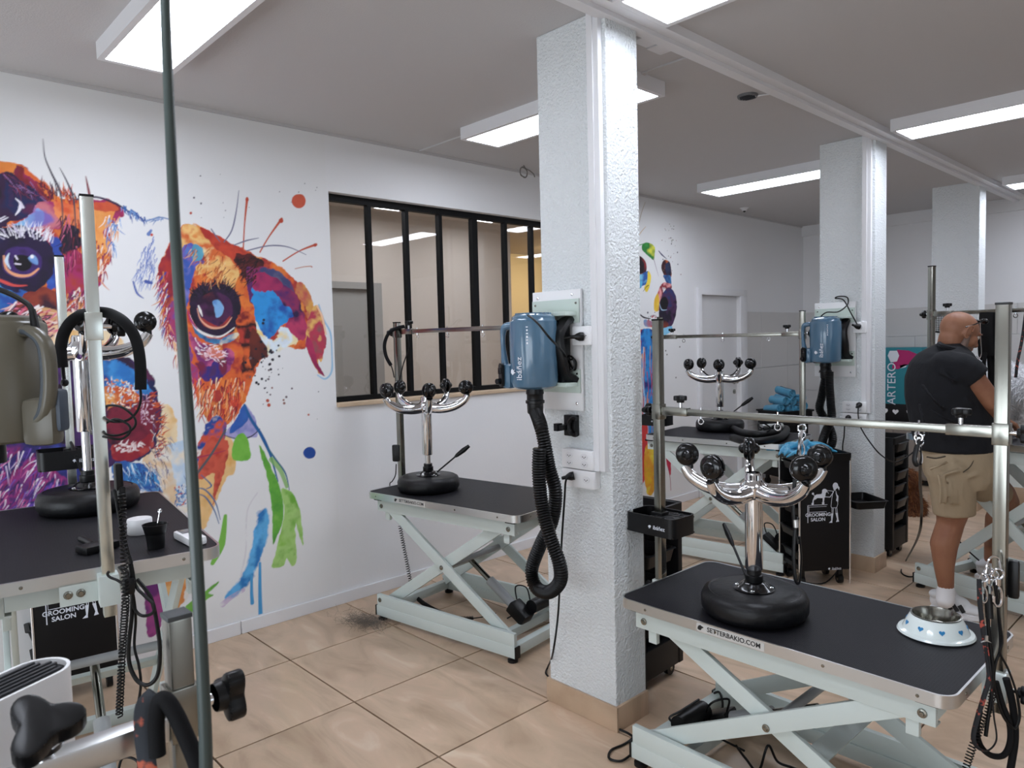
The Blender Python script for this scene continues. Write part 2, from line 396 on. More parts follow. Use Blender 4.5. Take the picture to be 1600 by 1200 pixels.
# room behind the window
Yc = on_x(800, 500, -5.82).y
dA, dB = on_x(515, 560, -5.82).y, on_x(584, 560, -5.82).y
dz = on_x(560, 452, -5.82).z
b = B(); b.box((-5.87, (-1.2+dA-.0)/2, CZ/2), (.1, dA+1.2, CZ)); b.box((-5.87, (dB+Yc)/2, CZ/2), (.1, Yc-dB, CZ)); b.box((-5.87, (dA+dB)/2, (dz+CZ)/2), (.1, dB-dA, CZ-dz))
struct('wall_corridor', b, wall_beige)
struct('wall_corridor_end', B().box((-7.6, 7.5, CZ/2), (.1, 6, CZ)).box((-6.7, 10.2, CZ/2), (1.9, .1, CZ)).box((-6.7, Yc-.05, CZ/2), (1.6, .1, CZ)).box((-7.58, 7.5, 1.62), (.08, 6, .03)), wall_yellow)
struct('wall_corridor_side', B().box((-4.9, -1.2, CZ/2), (2.0, .1, CZ)), wall_beige)
struct('ceiling_corridor', B().box((-5.8, 4.5, CZ+.05), (3.7, 11.6, .1)), wall_beige)
struct('floor_corridor', B().box((-5.8, 4.5, -.02), (3.6, 11.6, .04)), tile_m)
d2 = struct('door_2', B().box((-5.84, (dA+dB)/2, dz/2), (.04, dB-dA, dz-.01)), greydoor)
part('door_frame', B().bar((-5.80, dA-.03, 0), (-5.80, dA-.03, dz+.003), .06, .05, up=(1, 0, 0)).bar((-5.80, dB+.04, 0), (-5.80, dB+.04, dz+.003), .09, .05, up=(1, 0, 0)).bar((-5.80, dA-.06, dz+.03), (-5.80, dB+.085, dz+.03), .05, .06), greydoor, d2, 0)
# white door in the left wall
dr = struct('door_1', B().box((WX-.05, (DOOR[0]+DOOR[1])/2, DOOR[2]/2), (.04, DOOR[1]-DOOR[0]-.004, DOOR[2]-.006)), door_m)
b = B()
for y in (DOOR[0]-.032, DOOR[1]+.06): b.box((WX+.008, y, DOOR[2]/2), (.03, .066 if y < 6.5 else .13, DOOR[2]-.002), bev=.004)
b.box((WX+.008, (DOOR[0]+DOOR[1])/2+.03, DOOR[2]+.03), (.03, DOOR[1]-DOOR[0]+.19, .066), bev=.004)
part('door_frame', b, trim_m, dr)
hp = Vector((WX-.03, DOOR[1]-.06, 1.075))
h = part('door_handle', B().cyl(hp, hp+Vector((.045, 0, 0)), .012).tube([hp+Vector((.045, 0, 0)), hp+Vector((.05, -.02, 0)), hp+Vector((.05, -.12, 0))], .009).cyl(hp, hp+Vector((.006, 0, 0)), .024), steel, dr)
part('key_rose', B().cyl(hp+Vector((0, 0, -.1)), hp+Vector((.008, 0, -.1)), .024).cyl(hp+Vector((.008, 0, -.1)), hp+Vector((.012, 0, -.1)), .010), steel, dr)
# pillars
def pillar(y0, x0, x1, dep, duct):
    p = struct('pillar', B().box(((x0+x1)/2, y0+dep/2, CZ/2), (x1-x0, dep, CZ), bev=.006), plaster)
    if duct:
        zb = 1.035
        part('cable_duct', B().box((x1-.045, y0-.012, (zb+CZ)/2), (.055, .024, CZ-zb), bev=.003).box((x1-.056, y0-.026, (zb+CZ)/2), (.028, .006, CZ-zb)), trim_m, p)
    bb = (.012, .14)
    for c, sz in ((((x0+x1)/2, y0-.006, .05), (x1-x0+.024, .012, .1)), ((x1+.006, y0+dep/2, .05), (.012, dep, .1)), ((x0-.006, y0+dep/2, .05), (.012, dep, .1))):
        part('plinth_tile', B().box(c, sz, bev=.002), tile_m, p)
    return p
PX0, PX1 = -2.133, -1.772
pillar(2.19, PX0, PX1, .195, True); pillar(4.84, PX0, PX1-.008, .19, True); pillar(7.08, PX0, PX1, .19, False); pillar(-.46, PX0, PX1, .19, False)

# ---------------------------------------------------------------- ceiling lights
LG = 'LED panel lamps'
def lamp(x0, x1, y0, y1, label, zb=2.722):
    t = thing('ceiling_light', label, 'lamp', ((x0+x1)/2, (y0+y1)/2, CZ), group=LG)
    L, W, d = x1-x0+.05, y1-y0+.05, CZ-zb
    part('frame', B().prism(rrect(L, W, .004, 1), -d, 0, hole=rrect(L-.05, W-.05, .003, 1)), trim_m, t, 0)
    part('diffuser', B().box((0, 0, -d+.006), (L-.05, W-.05, .008)), lamp_m, t, 0)
    return t
lamp(-3.28, -2.12, .885, 1.125, 'long LED panel lamp over the left grooming table, cut by the black rod')
lamp(-3.28, -2.12, 2.77, 3.02, 'long LED panel lamp whose middle hides behind the first white pillar')
lamp(-3.29, -2.13, 5.265, 5.54, 'long LED panel lamp ending behind the second pillar, near the white door')
lamp(-1.615, -.45, 2.09, 2.365, 'LED panel lamp cut by the top of the photo, right of the first pillar')
lamp(-1.59, -.43, 4.635, 4.905, 'LED panel lamp right of the second pillar, beyond the ceiling trim')
lamp(-1.59, -.43, -.45, -.18, 'LED panel lamp behind the photographer, right of the ceiling trim')
lamp(-1.59, -.43, 7.1, 7.37, 'LED panel lamp by the back wall, right of the third pillar')
lamp(-5.4, -4.5, 2.3, 2.55, 'LED panel lamp in the room behind the black framed window, opposite its left end')  # this and the next two: unseen panels added to brighten the back room
lamp(-5.4, -4.5, 3.5, 3.75, 'LED panel lamp in the room behind the black framed window, in its middle')
lamp(-5.4, -4.5, 4.6, 4.85, 'LED panel lamp in the room behind the black framed window, past its right end')
# warm lamp in the yellow corridor
t = thing('ceiling_light', 'warm round lamp in the yellow corridor behind the window', 'lamp', (-6.6, 7.3, CZ))
part('base', B().cyl((0, 0, -.03), (0, 0, 0), .16, n=24), trim_m, t); part('diffuser', B().lathe([(.15, -.03), (.13, -.07), (0, -.09)], 24), mat('warm_diffuser', '#fff0d0', .5, emit=('#ffe6bb', 75)), t)

# ================================================================ grooming tables
def knob(parent, p, d, name='clamp_knob', R=.028, label=None):
    """three-lobed clamp knob, its screw along d"""
    pts = []
    for k in range(36):
        a = 2*PI*k/36; r = R*(.76+.24*math.cos(3*a)); pts.append((r*math.cos(a), r*math.sin(a)))
    M = Matrix.Translation(Vector(p)) @ frame_to(d)
    b = B().prism(pts, R*.9, R*1.55, M)
    bmesh.ops.bevel(b.bm, geom=b.bm.edges[:], offset=R*.12, segments=2, affect='EDGES', profile=.5)
    b.lathe([(R*.5, R*.6), (R*.55, R*.95)], 16, M)
    o = part(name, b, black, parent, label=label)
    part('screw', B().lathe([(0, -R*.3), (R*.22, -R*.3), (R*.22, R*.95), (0, R*.95)], 10, M), chrome, o)
    return o
screw_me = None
label_m = mat('silver_label', '#c9c8c4', .4)
def dog_icon(b, M, s):
    b.prism([(x*s, y*s) for x, y in ((-1, -.55), (-.9, .1), (-.55, .55), (0, .8), (.35, .6), (1.0, .45), (1.0, .1), (.45, -.05), (.35, -.4), (.1, -.75), (-.5, -.8))], 0, .0006, M)
def grooming_table(label, cx, cy, rot, zt, L=1.09, W=.60, logo=(), posts=None, motor=True, faces=1):
    global screw_me
    t = thing('grooming_table', label, 'table', (cx, cy, 0), math.radians(rot), 'scissor lift grooming tables')
    part('rubber_top', B().prism(rrect(L-.012, W-.012, .042, 6), zt-.03, zt), rubber_m, t)
    part('edge_trim', B().prism(rrect(L, W, .047, 6), zt-.034, zt+.0015, hole=rrect(L-.012, W-.012, .041, 6)), alu, t)
    if screw_me is None:
        screw_me = mesh_of('edge_screw', B().lathe([(0, .002), (.0045, .0015), (.005, 0)], 10), steel)
    for sx, sy in [(x, s) for s in (-1, 1) for x in (-.46, -.21, .14, .42)]:
        o = put('edge_screw', screw_me, t); o.matrix_local = Matrix.Translation((sx*L/1.09, sy*W/2, zt-.017)) @ frame_to((0, sy, 0))
    for sy in (-.2, .2):
        for s in (-1, 1):
            o = put('edge_screw', screw_me, t); o.matrix_local = Matrix.Translation((s*L/2, sy, zt-.017)) @ frame_to((s, 0, 0))
    za = zt-.034
    for s in (-1, 1):
        part('apron_rail', B().box((0, s*.25, za-.042), (.985, .022, .064), bev=.003).box((0, s*.239, za-.071), (.985, .03, .006)), powder, t)
        part('end_rail', B().box((s*.482, 0, za-.034), (.022, .478, .05), bev=.003), powder, t)
        for q in (-1, 1):
            part('end_plug', B().box((s*.475, q*.262, za-.006), (.055, .03, .012)), black, t, 0)
            part('stub_tube', B().box((s*.43, q*.236, za-.098), (.034, .02, .05), bev=.002), powder, t)
    # base
    for s in (-1, 1):
        part('base_rail', B().box((0, s*.272, .052), (1.0, .034, .056), bev=.002).box((0, s*.276, .112), (.99, .022, .066), bev=.002), powder, t)
        part('base_cross', B().box((s*.475, 0, .055), (.04, .51, .05), bev=.002), powder, t)
        for q in (-1, 1):
            part('rubber_foot', B().lathe([(0, 0), (.026, 0), (.026, .012), (.016, .016), (.016, .03)], 16, Matrix.Translation((s*.47, q*.27, 0))), black, t)
            part('rail_cap', B().box((s*.503, q*.274, .053), (.008, .036, .058), bev=.001), black, t, 0)
    if motor: part('base_cross', B().box((.33, 0, .055), (.035, .51, .045), bev=.002), powder, t)
    # scissor
    zb, zs = .105, za-.05
    A0, A1 = Vector((-.44, 0, zb)), Vector((.38, 0, zs)); C0, C1 = Vector((-.40, 0, zs)), Vector((.43, 0, zb))
    for s in (-1, 1):
        up = (0, 1, 0)
        part('scissor_arm', B().bar(A0+Vector((0, s*.222, 0)), A1+Vector((0, s*.222, 0)), .06, .018, up=up, bev=.002, ext=.02), powder, t)
        part('scissor_arm', B().bar(C0+Vector((0, s*.246, 0)), C1+Vector((0, s*.246, 0)), .06, .018, up=up, bev=.002, ext=.02), powder, t)
        mid = Vector((-.01, s*.256, (zb+zs)/2))
        for q in (mid, Vector((-.46, s*.262, za-.045)), Vector((-.47, s*.288, .115)), Vector((.455, s*.262, za-.045))):
            part('pivot_bolt', B().lathe([(0, .008), (.006, .008), (.007, .004), (.012, .003), (.013, 0)], 12, Matrix.Translation(q) @ frame_to((0, s, 0))), steel, t)
    part('cross_tube', B().cyl((-.01, -.24, (zb+zs)/2), (-.01, .24, (zb+zs)/2), .016), darkpowder, t)
    am = A0.lerp(A1, .36)
    part('cross_plate', B().bar(am+Vector((0, -.21, 0)), am+Vector((0, .21, 0)), .06, .014, up=(A1-A0).cross((0, 1, 0))), powder, t)
    if motor:
        a = Vector((.30, 0, .13)); e = Vector((-.06, 0, (zb+zs)/2-.01)); m1 = a.lerp(e, .55)
        part('actuator', B().cyl(a, m1, .026, n=18), darkpowder, t); part('actuator_rod', B().cyl(m1, e, .015), steel, t)
        mo = part('motor', B().bar(a.lerp(e, -.16), a.lerp(e, .12), .085, .065, up=(0, 0, 1), bev=.01), black, t)
        part('motor_can', B().cyl((.36, .03, .155), (.36, .19, .155), .036, n=18), black, mo)
        part('motor_wire', B().tube(smooth_path([(.27, .02, .18), (.25, .04, .24), (.29, .08, .23), (.33, .06, .17), (.30, .10, .13), (.2, .02, .06)]), .004), wire, mo)
    for side, x0 in logo:
        M = Matrix.Translation((x0, side*(W/2+.0006), zt-.017)) @ Matrix.Rotation(0 if side < 0 else PI, 4, 'Z') @ Matrix.Rotation(PI/2, 4, 'X')
        bb = B().prism(rrect(.24, .027, .004, 2), -.0002, .0004, M); st = part('maker_label', bb, label_m, t)
        M2 = M @ Matrix.Translation((.014, 0, .0006)); text_part('maker_lettering', 'SETTERBAKIO.COM', .0215, print_black, st, M2, bold=.0003)
        bi = B(); dog_icon(bi, M @ Matrix.Translation((-.105, 0, .0005)), .011); part('dog_emblem', bi, print_black, st, 0)
    # the H-shaped arm: square tubes at the short ends with a bar between
    if posts:
        zs_, hb, hooks = posts['z'], posts.get('bar'), posts.get('hooks', ())
        for s, z in zip((-1, 1), zs_):
            if not z: continue
            x = s*(L/2+.024)
            po = part('arm_post', B().box((x, posts.get('y', 0), (z+zt-.13)/2), (.032, .032, z-zt+.13), bev=.002), window_lit_steel if posts.get('m') else steel, t)
            part('post_cap', B().box((x, posts.get('y', 0), z+.002), (.034, .034, .006)), black, po, 0)
            part('post_clamp', B().box((x, posts.get('y', 0), zt-.055), (.05, .05, .085), bev=.003).box((x-s*.03, posts.get('y', 0)-.05, zt-.06), (.012, .13, .06)), white_gl if posts.get('wc') else powder, t)
            for yb in (-.095, -.065): part('clamp_bolt', B().lathe([(0, .007), (.006, .007), (.007, .003), (.011, .002), (.012, 0)], 12, Matrix.Translation((x-s*.024, yb, zt-.06)) @ frame_to((s, 0, 0))), steel, t)
            if not posts.get('m'): knob(t, (x+s*.03, posts.get('y', 0), zt-.06), (s, 0, 0))
        if hb:
            xa, xb = -(L/2+.024), L/2+.024
            part('cross_bar', B().box(((xa+xb)/2, 0, hb), (xb-xa-.03, .022, .024), bev=.002), steel, t)
            for s in (-1, 1):
                x = s*(L/2+.024)
                sl = part('bar_sleeve', B().box((x, 0, hb-.004), (.04, .04, .06), bev=.002).box((x-s*.075, 0, hb), (.12, .029, .031), bev=.002), steel, t)
                knob(sl, (x-s*.10, 0, hb+.018), (0, 0, 1)); knob(sl, (x+s*.02, 0, hb), (s, 0, 0))
            for hx in hooks:
                bb = B().cyl((hx, 0, hb-.022), (hx, 0, hb+.02), .003, n=8)
                bb.tube([(hx+.011*math.cos(a), 0, hb-.031+.011*math.sin(a)) for a in np.linspace(PI*.6, PI*2.4, 16)], .0022, n=6); part('lead_hook', bb, chrome, t)
    return t
TA = grooming_table('black topped grooming table at the left edge, holding a white lid and black cup', -2.785, .614, -8.2, .949, L=1.10, W=.62, posts=dict(z=(1.93, 1.965), m=1))
TB = grooming_table('grooming table standing alone below the black framed window', -3.029, 2.538, 8.03, .725, logo=((-1, -.19),), posts=dict(z=(1.675, 1.675), bar=1.622, hooks=(-.40, -.16, .1)))
TC = grooming_table('grooming table in the foreground with the white heart bowl on it', -1.092, 2.335, 180-.73, .613, logo=((1, .09),), posts=dict(z=(1.617, 1.617), bar=1.268, hooks=(-.36, .08, .38), wc=1))
TD = grooming_table('grooming table farther back, in front of the white door', -2.692, 4.616, 6.25, .852, L=1.0, posts=dict(z=(1.70, 1.70), bar=1.553, hooks=(-.33, -.03, .3)))
TE = grooming_table('grooming table at the right edge where the white dog stands', -.95, 4.88, -16.7, .93, L=1.14, posts=dict(z=(1.95, 1.95), bar=1.655, hooks=(-.1, .2)))
TF = grooming_table('grooming table below the photo, its clamp arm in the near left corner', -1.05, -.235, 90, .78, posts=None)

# ================================================================ stools stood upside down on the tables
def caster(parent, p, ang, tilt=0):
    M = Matrix.Translation(p) @ Matrix.Rotation(ang, 4, 'Z') @ Matrix.Rotation(tilt, 4, 'Y')
    b = B()
    for s in (-1, 1): b.lathe([(0, .034), (.011, .034), (.018, .028), (.020, .020), (.035, .017), (.040, .011), (.040, .004), (.034, .002), (0, .002)], 20, M @ Matrix.Translation((0, 0, .036)) @ frame_to((0, s, 0)))
    b.box((.008, 0, .03), (.03, .016, .035), M, bev=.003); b.cyl(M @ Vector((.012, 0, -.012)), M @ Vector((.012, 0, .03)), .009)
    o = part('caster', b, blackg, parent)
    for s in (-1, 1): part('wheel_cap', B().lathe([(0, .037), (.007, .037), (.0105, .034), (.012, .030), (0, .030)], 12, M @ Matrix.Translation((0, 0, .036)) @ frame_to((0, s, 0))), black, o)
def stool(label, x, y, z, h, rot, lever, phases, cov=.255):
    t = thing('upturned_stool', label, 'stool', (x, y, z), math.radians(rot), 'stools standing upside down on the tables')
    b = B().lathe([(0, .001), (.150, .001), (.166, .008), (.174, .024), (.174, .056), (.166, .074), (.150, .082), (.146, .080), (.140, .083), (0, .084)], 40)
    part('seat', b, leather, t)
    fl_ = part('seat_flange', B().lathe([(.066, .083), (.068, .087), (.055, .090), (.040, .105), (.03, .11), (0, .11)], 28), blackg, t)
    for k in range(4):
        a = PI/4+k*PI/2; part('flange_bolt', B().lathe([(.007, 0), (.007, .004), (.004, .006), (0, .006)], 8, Matrix.Translation((.056*math.cos(a), .056*math.sin(a), .089))), chrome, fl_)
    part('collar', B().lathe([(.027, .108), (.029, .112), (.029, .132), (.024, .134), (.024, .15), (0, .15)], 24), black, t)
    part('piston', B().cyl((0, 0, .14), (0, 0, h-cov+.02), .0155, n=20), chrome, t)
    part('column', B().lathe([(.0, h-cov), (.027, h-cov), (.0285, h-cov+.004), (.0285, h+.01), (0, h+.01)], 28), chrome, t)
    part('hub', B().lathe([(0, h-.012), (.036, h-.012), (.046, h+.004), (.044, h+.034), (.032, h+.046), (.029, h+.052), (.029, h+.066), (.025, h+.074), (.018, h+.074), (.018, h+.06), (0, h+.06)], 28), chrome, t)
    for k in range(5):
        a = 2*PI*k/5; d = Vector((math.cos(a), math.sin(a), 0))
        P = smooth_path([d*.02+Vector((0, 0, h+.010)), d*.09+Vector((0, 0, h+.004)), d*.16+Vector((0, 0, h+.016)), d*.215+Vector((0, 0, h+.046)), d*.238+Vector((0, 0, h+.078))], 5)
        n = len(P); part('base_arm', B().tube(P, .02, 14, radii=[.030-.012*(i/(n-1)) for i in range(n)], flat=.85, up=(0, 0, 1)), chrome, t)
        caster(t, d*.228+Vector((0, 0, h+.085)), phases[k], 0)
    lv = Matrix.Rotation(math.radians(lever), 4, 'Z')
    p0 = lv @ Vector((.05, 0, .10)); p1 = lv @ Vector((.155, 0, .185)); p2 = lv @ Vector((.235, 0, .245))
    le = part('lever', B().cyl(p0, p1, .0045, n=8), black, t)
    part('lever_grip', B().tube([p1, p1.lerp(p2, .15), p1.lerp(p2, .6), p2], .01, 10, radii=[.007, .011, .014, .009], flat=.6), black, le)
    return t
PH = [.4, 2.1, 1.1, 2.8, .9]
def world_dir(t, deg): return deg
stool('upside down stool on the foreground grooming table, its black seat and casters largest in view', -1.207, 2.235, .613, .405, -22, 167, [1.2, .6, 2.4, 1.0, .3])
stool('upside down stool on the grooming table below the black framed window', -3.29, 2.43, .725, .455, 40, 6, PH)
stool('upside down stool on the left grooming table, in front of the big painted dog', -3.12, .70, .949, .59, 63, 118, [.2, 1.4, 2.0, .8, 2.6], cov=.29)
stool('upside down stool on the far grooming table, in front of the white door', -2.86, 4.80, .852, .375, 12, 10, PH, cov=.20)

# ================================================================ wall dryers
def corr(b, pts, r, pitch=.010, amp=.0022, n=14):
    P = smooth_path(pts, 40); L = 0; Q = [P[0]]; acc = 0
    st = pitch/2
    for a, c in zip(P, P[1:]):
        d = (c-a).length; u = st-acc
        while u <= d: Q.append(a.lerp(c, u/d)); u += st
        acc = (acc+d) % st
    b.tube(Q, r, n, radii=[r+(amp if i % 2 else -amp) for i in range(len(Q))])
    return b
def mark(b, M, s):
    """small white horse-like blot beside the maker's name"""
    b.prism([(x*s, y*s) for x, y in ((-1, .2), (-.3, .9), (.5, .8), (1, .3), (.5, .1), (.7, -.6), (.1, -.2), (-.2, -1), (-.5, -.3))], 0, .0008, M)
def logo(parent, M, s, m=None, name='maker_lettering', side=True):
    text_part(name, 'ibáñez', s, m or print_white, parent, M)
    b = B(); mark(b, M @ Matrix.Translation((-s*1.95, s*.02, 0) if side else (-s*.35, s*.85, 0)), s*.34); part('maker_emblem', b, m or print_white, parent, 0)
def dryer_body(t, c, body, face):
    """upright canister at c (centre), handle towards -x*face"""
    cx, cy, cz = c; M = Matrix.Translation(c)
    o = part('housing', B().lathe([(0, -.148), (.070, -.148), (.088, -.138), (.094, -.12), (.097, .06), (.094, .118), (.088, .124), (.086, .136), (.072, .146), (0, .148)], 36, M), body, t)
    for k in range(7): part('vent_slat', B().box((cx, cy-.06+k*.02, cz+.1475), (math.sqrt(max(.0052-(.06-k*.02)**2, .0002))*1.9, .008, .008), bev=.002), body, o)
    hs = -face
    P = smooth_path([(cx+hs*.085, cy-.035, cz+.105), (cx+hs*.118, cy-.045, cz+.098), (cx+hs*.128, cy-.048, cz+.06), (cx+hs*.124, cy-.048, cz-.01), (cx+hs*.112, cy-.048, cz-.065), (cx+hs*.08, cy-.04, cz-.088)], 6)
    part('handle', B().tube(P, .013, 10, radii=[.013+.003*math.sin(i/3) for i in range(len(P))]), body, t)
    part('handle_base', B().box((cx+hs*.092, cy-.045, cz-.098), (.055, .06, .10), bev=.02), body, t)
    pn = part('control_panel', B().prism(rrect(.036, .095, .017, 6), 0, .01, Matrix.Translation((cx+hs*.108, cy-.074, cz-.092)) @ Matrix.Rotation(PI/2, 4, 'X') @ Matrix.Rotation(hs*.35, 4, 'Y')), black, t)
    part('rocker_switch', B().box((cx+hs*.109, cy-.086, cz-.075), (.018, .008, .026), bev=.002), blackg, pn)
    part('speed_dial', B().cyl((cx+hs*.112, cy-.082, cz-.117), (cx+hs*.112, cy-.102, cz-.117), .013, .011), blackg, pn)
    return o
def big_dryer(X, Y, rz, hose, label, cord, scale=1):
    """X,Y: mounting point on the pillar face; local -y points into the room"""
    t = thing('pet_dryer', label, 'dryer', (X, Y, 0), 0, 'blue grey wall dryers')
    c = Vector((-.004, -.145, 1.508))
    dryer_body(t, c, bluebody, 1)
    lo = Matrix.Translation(c) @ Matrix.Rotation(.15, 4, 'Z') @ Matrix.Translation((.0, -.0972, -.065)) @ Matrix.Rotation(PI/2, 4, 'X') @ Matrix.Rotation(PI/2, 4, 'Z')
    logo(t, lo @ Matrix.Translation((.0, 0, .0008)), .036, side=False)
    b = B(); LM = Matrix.Translation(c) @ Matrix.Rotation(.52, 4, 'Z') @ Matrix.Translation((0, -.0965, .065)) @ Matrix.Rotation(PI/2, 4, 'X') @ Matrix.Rotation(PI/2, 4, 'Z')
    for k, wd in enumerate((.007, .004, .008, .005, .007, .004)): b.box((-.032+.0125*k, 0, 0), (wd, .006+.002*(k % 2), .0014), LM)
    part('worn_print', b, print_white, t, 0)
    part('saddle', B().tube(smooth_path([(.075, -.02, 1.63), (.085, -.06, 1.62), (.085, -.1, 1.56), (.09, -.09, 1.48), (.085, -.06, 1.41), (.10, -.02, 1.385)], 5), .018, 8, flat=1.6).box((.06, -.05, 1.50), (.05, .05, .26), bev=.01), black, t)
    part('hose_collar', B().lathe([(.026, 0), (.034, 0), (.036, -.02), (.033, -.024), (.033, -.045), (.038, -.047), (.038, -.058), (.033, -.06), (.032, -.095), (.029, -.1)], 24, Matrix.Translation((c.x, c.y, 1.36))), black, t)
    pts = [local(t, p) for p in hose]
    part('hose', corr(B(), [(c.x, c.y, 1.27)]+pts, .0255), wire, t)
    part('power_cord', B().tube(smooth_path([local(t, p) for p in cord], 8), .0042, 8), wire, t)
    # mounting plate on the pillar with two pale brackets
    p = thing('mounting_plate', label.replace('blue grey pet dryer', 'white dryer mounting plate'), 'plate', (X, Y, 0), 0, 'white dryer plates')
    part('plate', B().box((0, -.010, 1.508), (.268, .012, .485), bev=.002), white_pl, p)
    for z, q in ((1.665, -1), (1.385, 1)):
        br = part('bracket', B().box((0, -.021, z), (.258, .006, .095), bev=.001).box((-.0, -.055, z-.012), (.235, .075, .016), bev=.002), greenplate, p)
        for x in (-.11, .115): part('bracket_screw', B().lathe([(.005, 0), (.004, .003), (0, .0035)], 10, Matrix.Translation((x, -.024, z+.03)) @ frame_to((0, -1, 0))), steel, br)
    for x, z in ((-.10, 1.725), (.09, 1.73), (.105, 1.295), (-.1, 1.295)): part('plate_screw', B().lathe([(.006, 0), (.006, .004), (.003, .006), (0, .006)], 10, Matrix.Translation((x, -.016, z)) @ frame_to((0, -1, 0))), chrome, p)
    return t
yh = 1.99
H1 = [on_y(846, 670, yh), on_y(858, 730, yh+.01), on_y(868, 770, yh+.02), on_y(862, 815, yh+.02), on_y(845, 850, yh+.01), on_y(831, 890, yh), on_y(838, 918, yh-.01), on_y(858, 925, yh-.02), on_y(875, 908, yh-.03), on_y(874, 880, yh-.045), on_y(860, 840, yh-.06), on_y(847, 790, yh-.06), on_y(842, 740, yh-.055), on_y(843, 700, yh-.05)]
C1 = [on_y(812, 500, 2.00), on_y(824, 493, 1.98), on_y(840, 505, 1.93), on_y(858, 527, 1.92), on_y(880, 550, 2.06), on_y(887, 562, 2.13), on_y(896, 562, 2.14), on_y(897, 575, 2.14), on_y(888, 580, 2.13), on_y(884, 566, 2.14), on_y(890, 556, 2.15), on_y(900, 566, 2.15), on_y(897, 578, 2.15), on_y(886, 556, 2.15), on_y(885, 530, 2.14), on_y(876, 518, 2.10), on_y(864, 520, 2.09), on_y(866, 529, 2.08), on_y(885, 528, 2.10), on_y(903, 526, 2.14)]
big_dryer(-2.038, 2.19, 0, H1, 'blue grey pet dryer with hanging black hose on the near pillar', C1)
yg = 4.66
H2 = [on_y(1284, 620, yg), on_y(1281, 640, yg), on_y(1295, 665, yg), on_y(1301, 685, yg), on_y(1296, 700, yg), on_y(1285, 694, yg-.03), on_y(1290, 675, yg-.05), on_y(1299, 655, yg-.05), on_y(1298, 630, yg-.04), on_y(1296, 600, yg-.03), on_y(1296, 580, yg-.02)]
C2 = [on_y(1283, 494, 4.62), on_y(1292, 488, 4.6), on_y(1310, 487, 4.65), on_y(1324, 476, 4.75), on_y(1324, 465, 4.8), on_y(1312, 463, 4.8), on_y(1305, 466, 4.8), on_y(1318, 469, 4.8), on_y(1330, 490, 4.79), on_y(1340, 508, 4.8)]
big_dryer(-2.025, 4.84, 0, H2, 'blue grey pet dryer with twisted black hose on the second pillar', C2)
# hose clip below the near dryer
t = part('hose_clip', B().box((-1.968, 2.176, 1.205), (.06, .028, .085), bev=.004).tube([(-1.93+.03*math.cos(a), 2.15, 1.205+.034*math.sin(a)) for a in np.linspace(PI*.35, PI*1.65, 14)], .009, 8, up=(0, 1, 0)).box((-2.0, 2.13, 1.20), (.02, .03, .03)).box((-1.98, 2.15, 1.20), (.03, .06, .02)), black)
tag(t, 'black plastic hose clip screwed under the dryer on the near pillar', 'clip')

# sockets
def socket(label, x0, x1, z0, z1, y, holes, grp='white wall sockets', dep=.042):
    t = thing('socket_box', label, 'socket', ((x0+x1)/2, y, (z0+z1)/2), 0, grp)
    part('socket_cover', B().box((0, -dep/2, 0), (x1-x0, dep, z1-z0), bev=.004), white_pl, t)
    for hx, hz in holes:
        o = part('socket_outlet', B().prism([(.016*math.cos(a)*1.15, .0135*math.sin(a)) for a in np.linspace(0, 2*PI, 16, endpoint=False)], 0, .0015, Matrix.Translation((hx, -dep, hz)) @ Matrix.Rotation(PI/2, 4, 'X')), trim_m, t)
        b = B()
        for px, pz in ((-.007, 0), (.007, 0), (0, -.004)): b.cyl((hx+px, -dep-.0012, hz+pz), (hx+px, -dep-.0022, hz+pz), .0022, n=8)
        part('pin_holes', b, print_black, o)
    return t
def plug(label, p, d, tail):
    t = thing('power_plug', label, 'plug', p)
    M = frame_to(d)
    part('plug_head', B().lathe([(0, 0), (.017, 0), (.0175, .014), (.012, .028), (.008, .034), (.007, .05), (.004, .052)], 16, M), black, t)
    if tail: part('flex', B().tube(smooth_path([local(t, q) for q in tail], 8), .0042, 8), wire, t)
    return t
socket('single white socket high on the near pillar, dryer plug in it', -1.930, -1.838, 1.528, 1.602, 2.19, [(.02, 0)])
socket('upper white double socket low on the near pillar, nothing plugged in', -2.0, -1.838, 1.036, 1.112, 2.19, [(-.04, .014), (-.04, -.016), (.04, .014), (.04, -.016)])
socket('lower white socket low on the near pillar, black plug in its left half', -2.0, -1.832, .962, 1.033, 2.19, [(-.045, 0), (.045, 0)])
socket('single white socket high on the second pillar, dryer plug in it', -1.897, -1.818, 1.548, 1.62, 4.84, [(.0, 0)])
socket('upper white double socket low on the second pillar, one black plug', -1.965, -1.816, 1.036, 1.106, 4.84, [(-.036, .013), (-.036, -.015), (.036, .013), (.036, -.015)])
socket('lower white socket on the second pillar, behind the chrome table bar', -1.965, -1.816, .962, 1.032, 4.84, [(-.036, .012), (.036, .012)])
plug('black dryer plug in the high socket of the near pillar', on_y(911, 526, 2.147), (-.6, -.8, 0), None)
plug('black plug in the low socket of the near pillar, its cable reaching the floor', on_y(897, 743, 2.147), (-.7, -.5, -.2), [on_y(889, 745, 2.12), on_y(884, 752, 2.11), on_y(882, 780, 2.12), on_y(878, 840, 2.13), on_y(875, 900, 2.13), on_y(872, 960, 2.13), on_y(864, 1020, 2.13), on_z(856, 1042, .02), on_z(853, 1052, .008), on_z(862, 1062, .006)])
plug('black dryer plug in the high socket of the second pillar', on_y(1343, 511, 4.797), (-.6, -.7, .3), None)
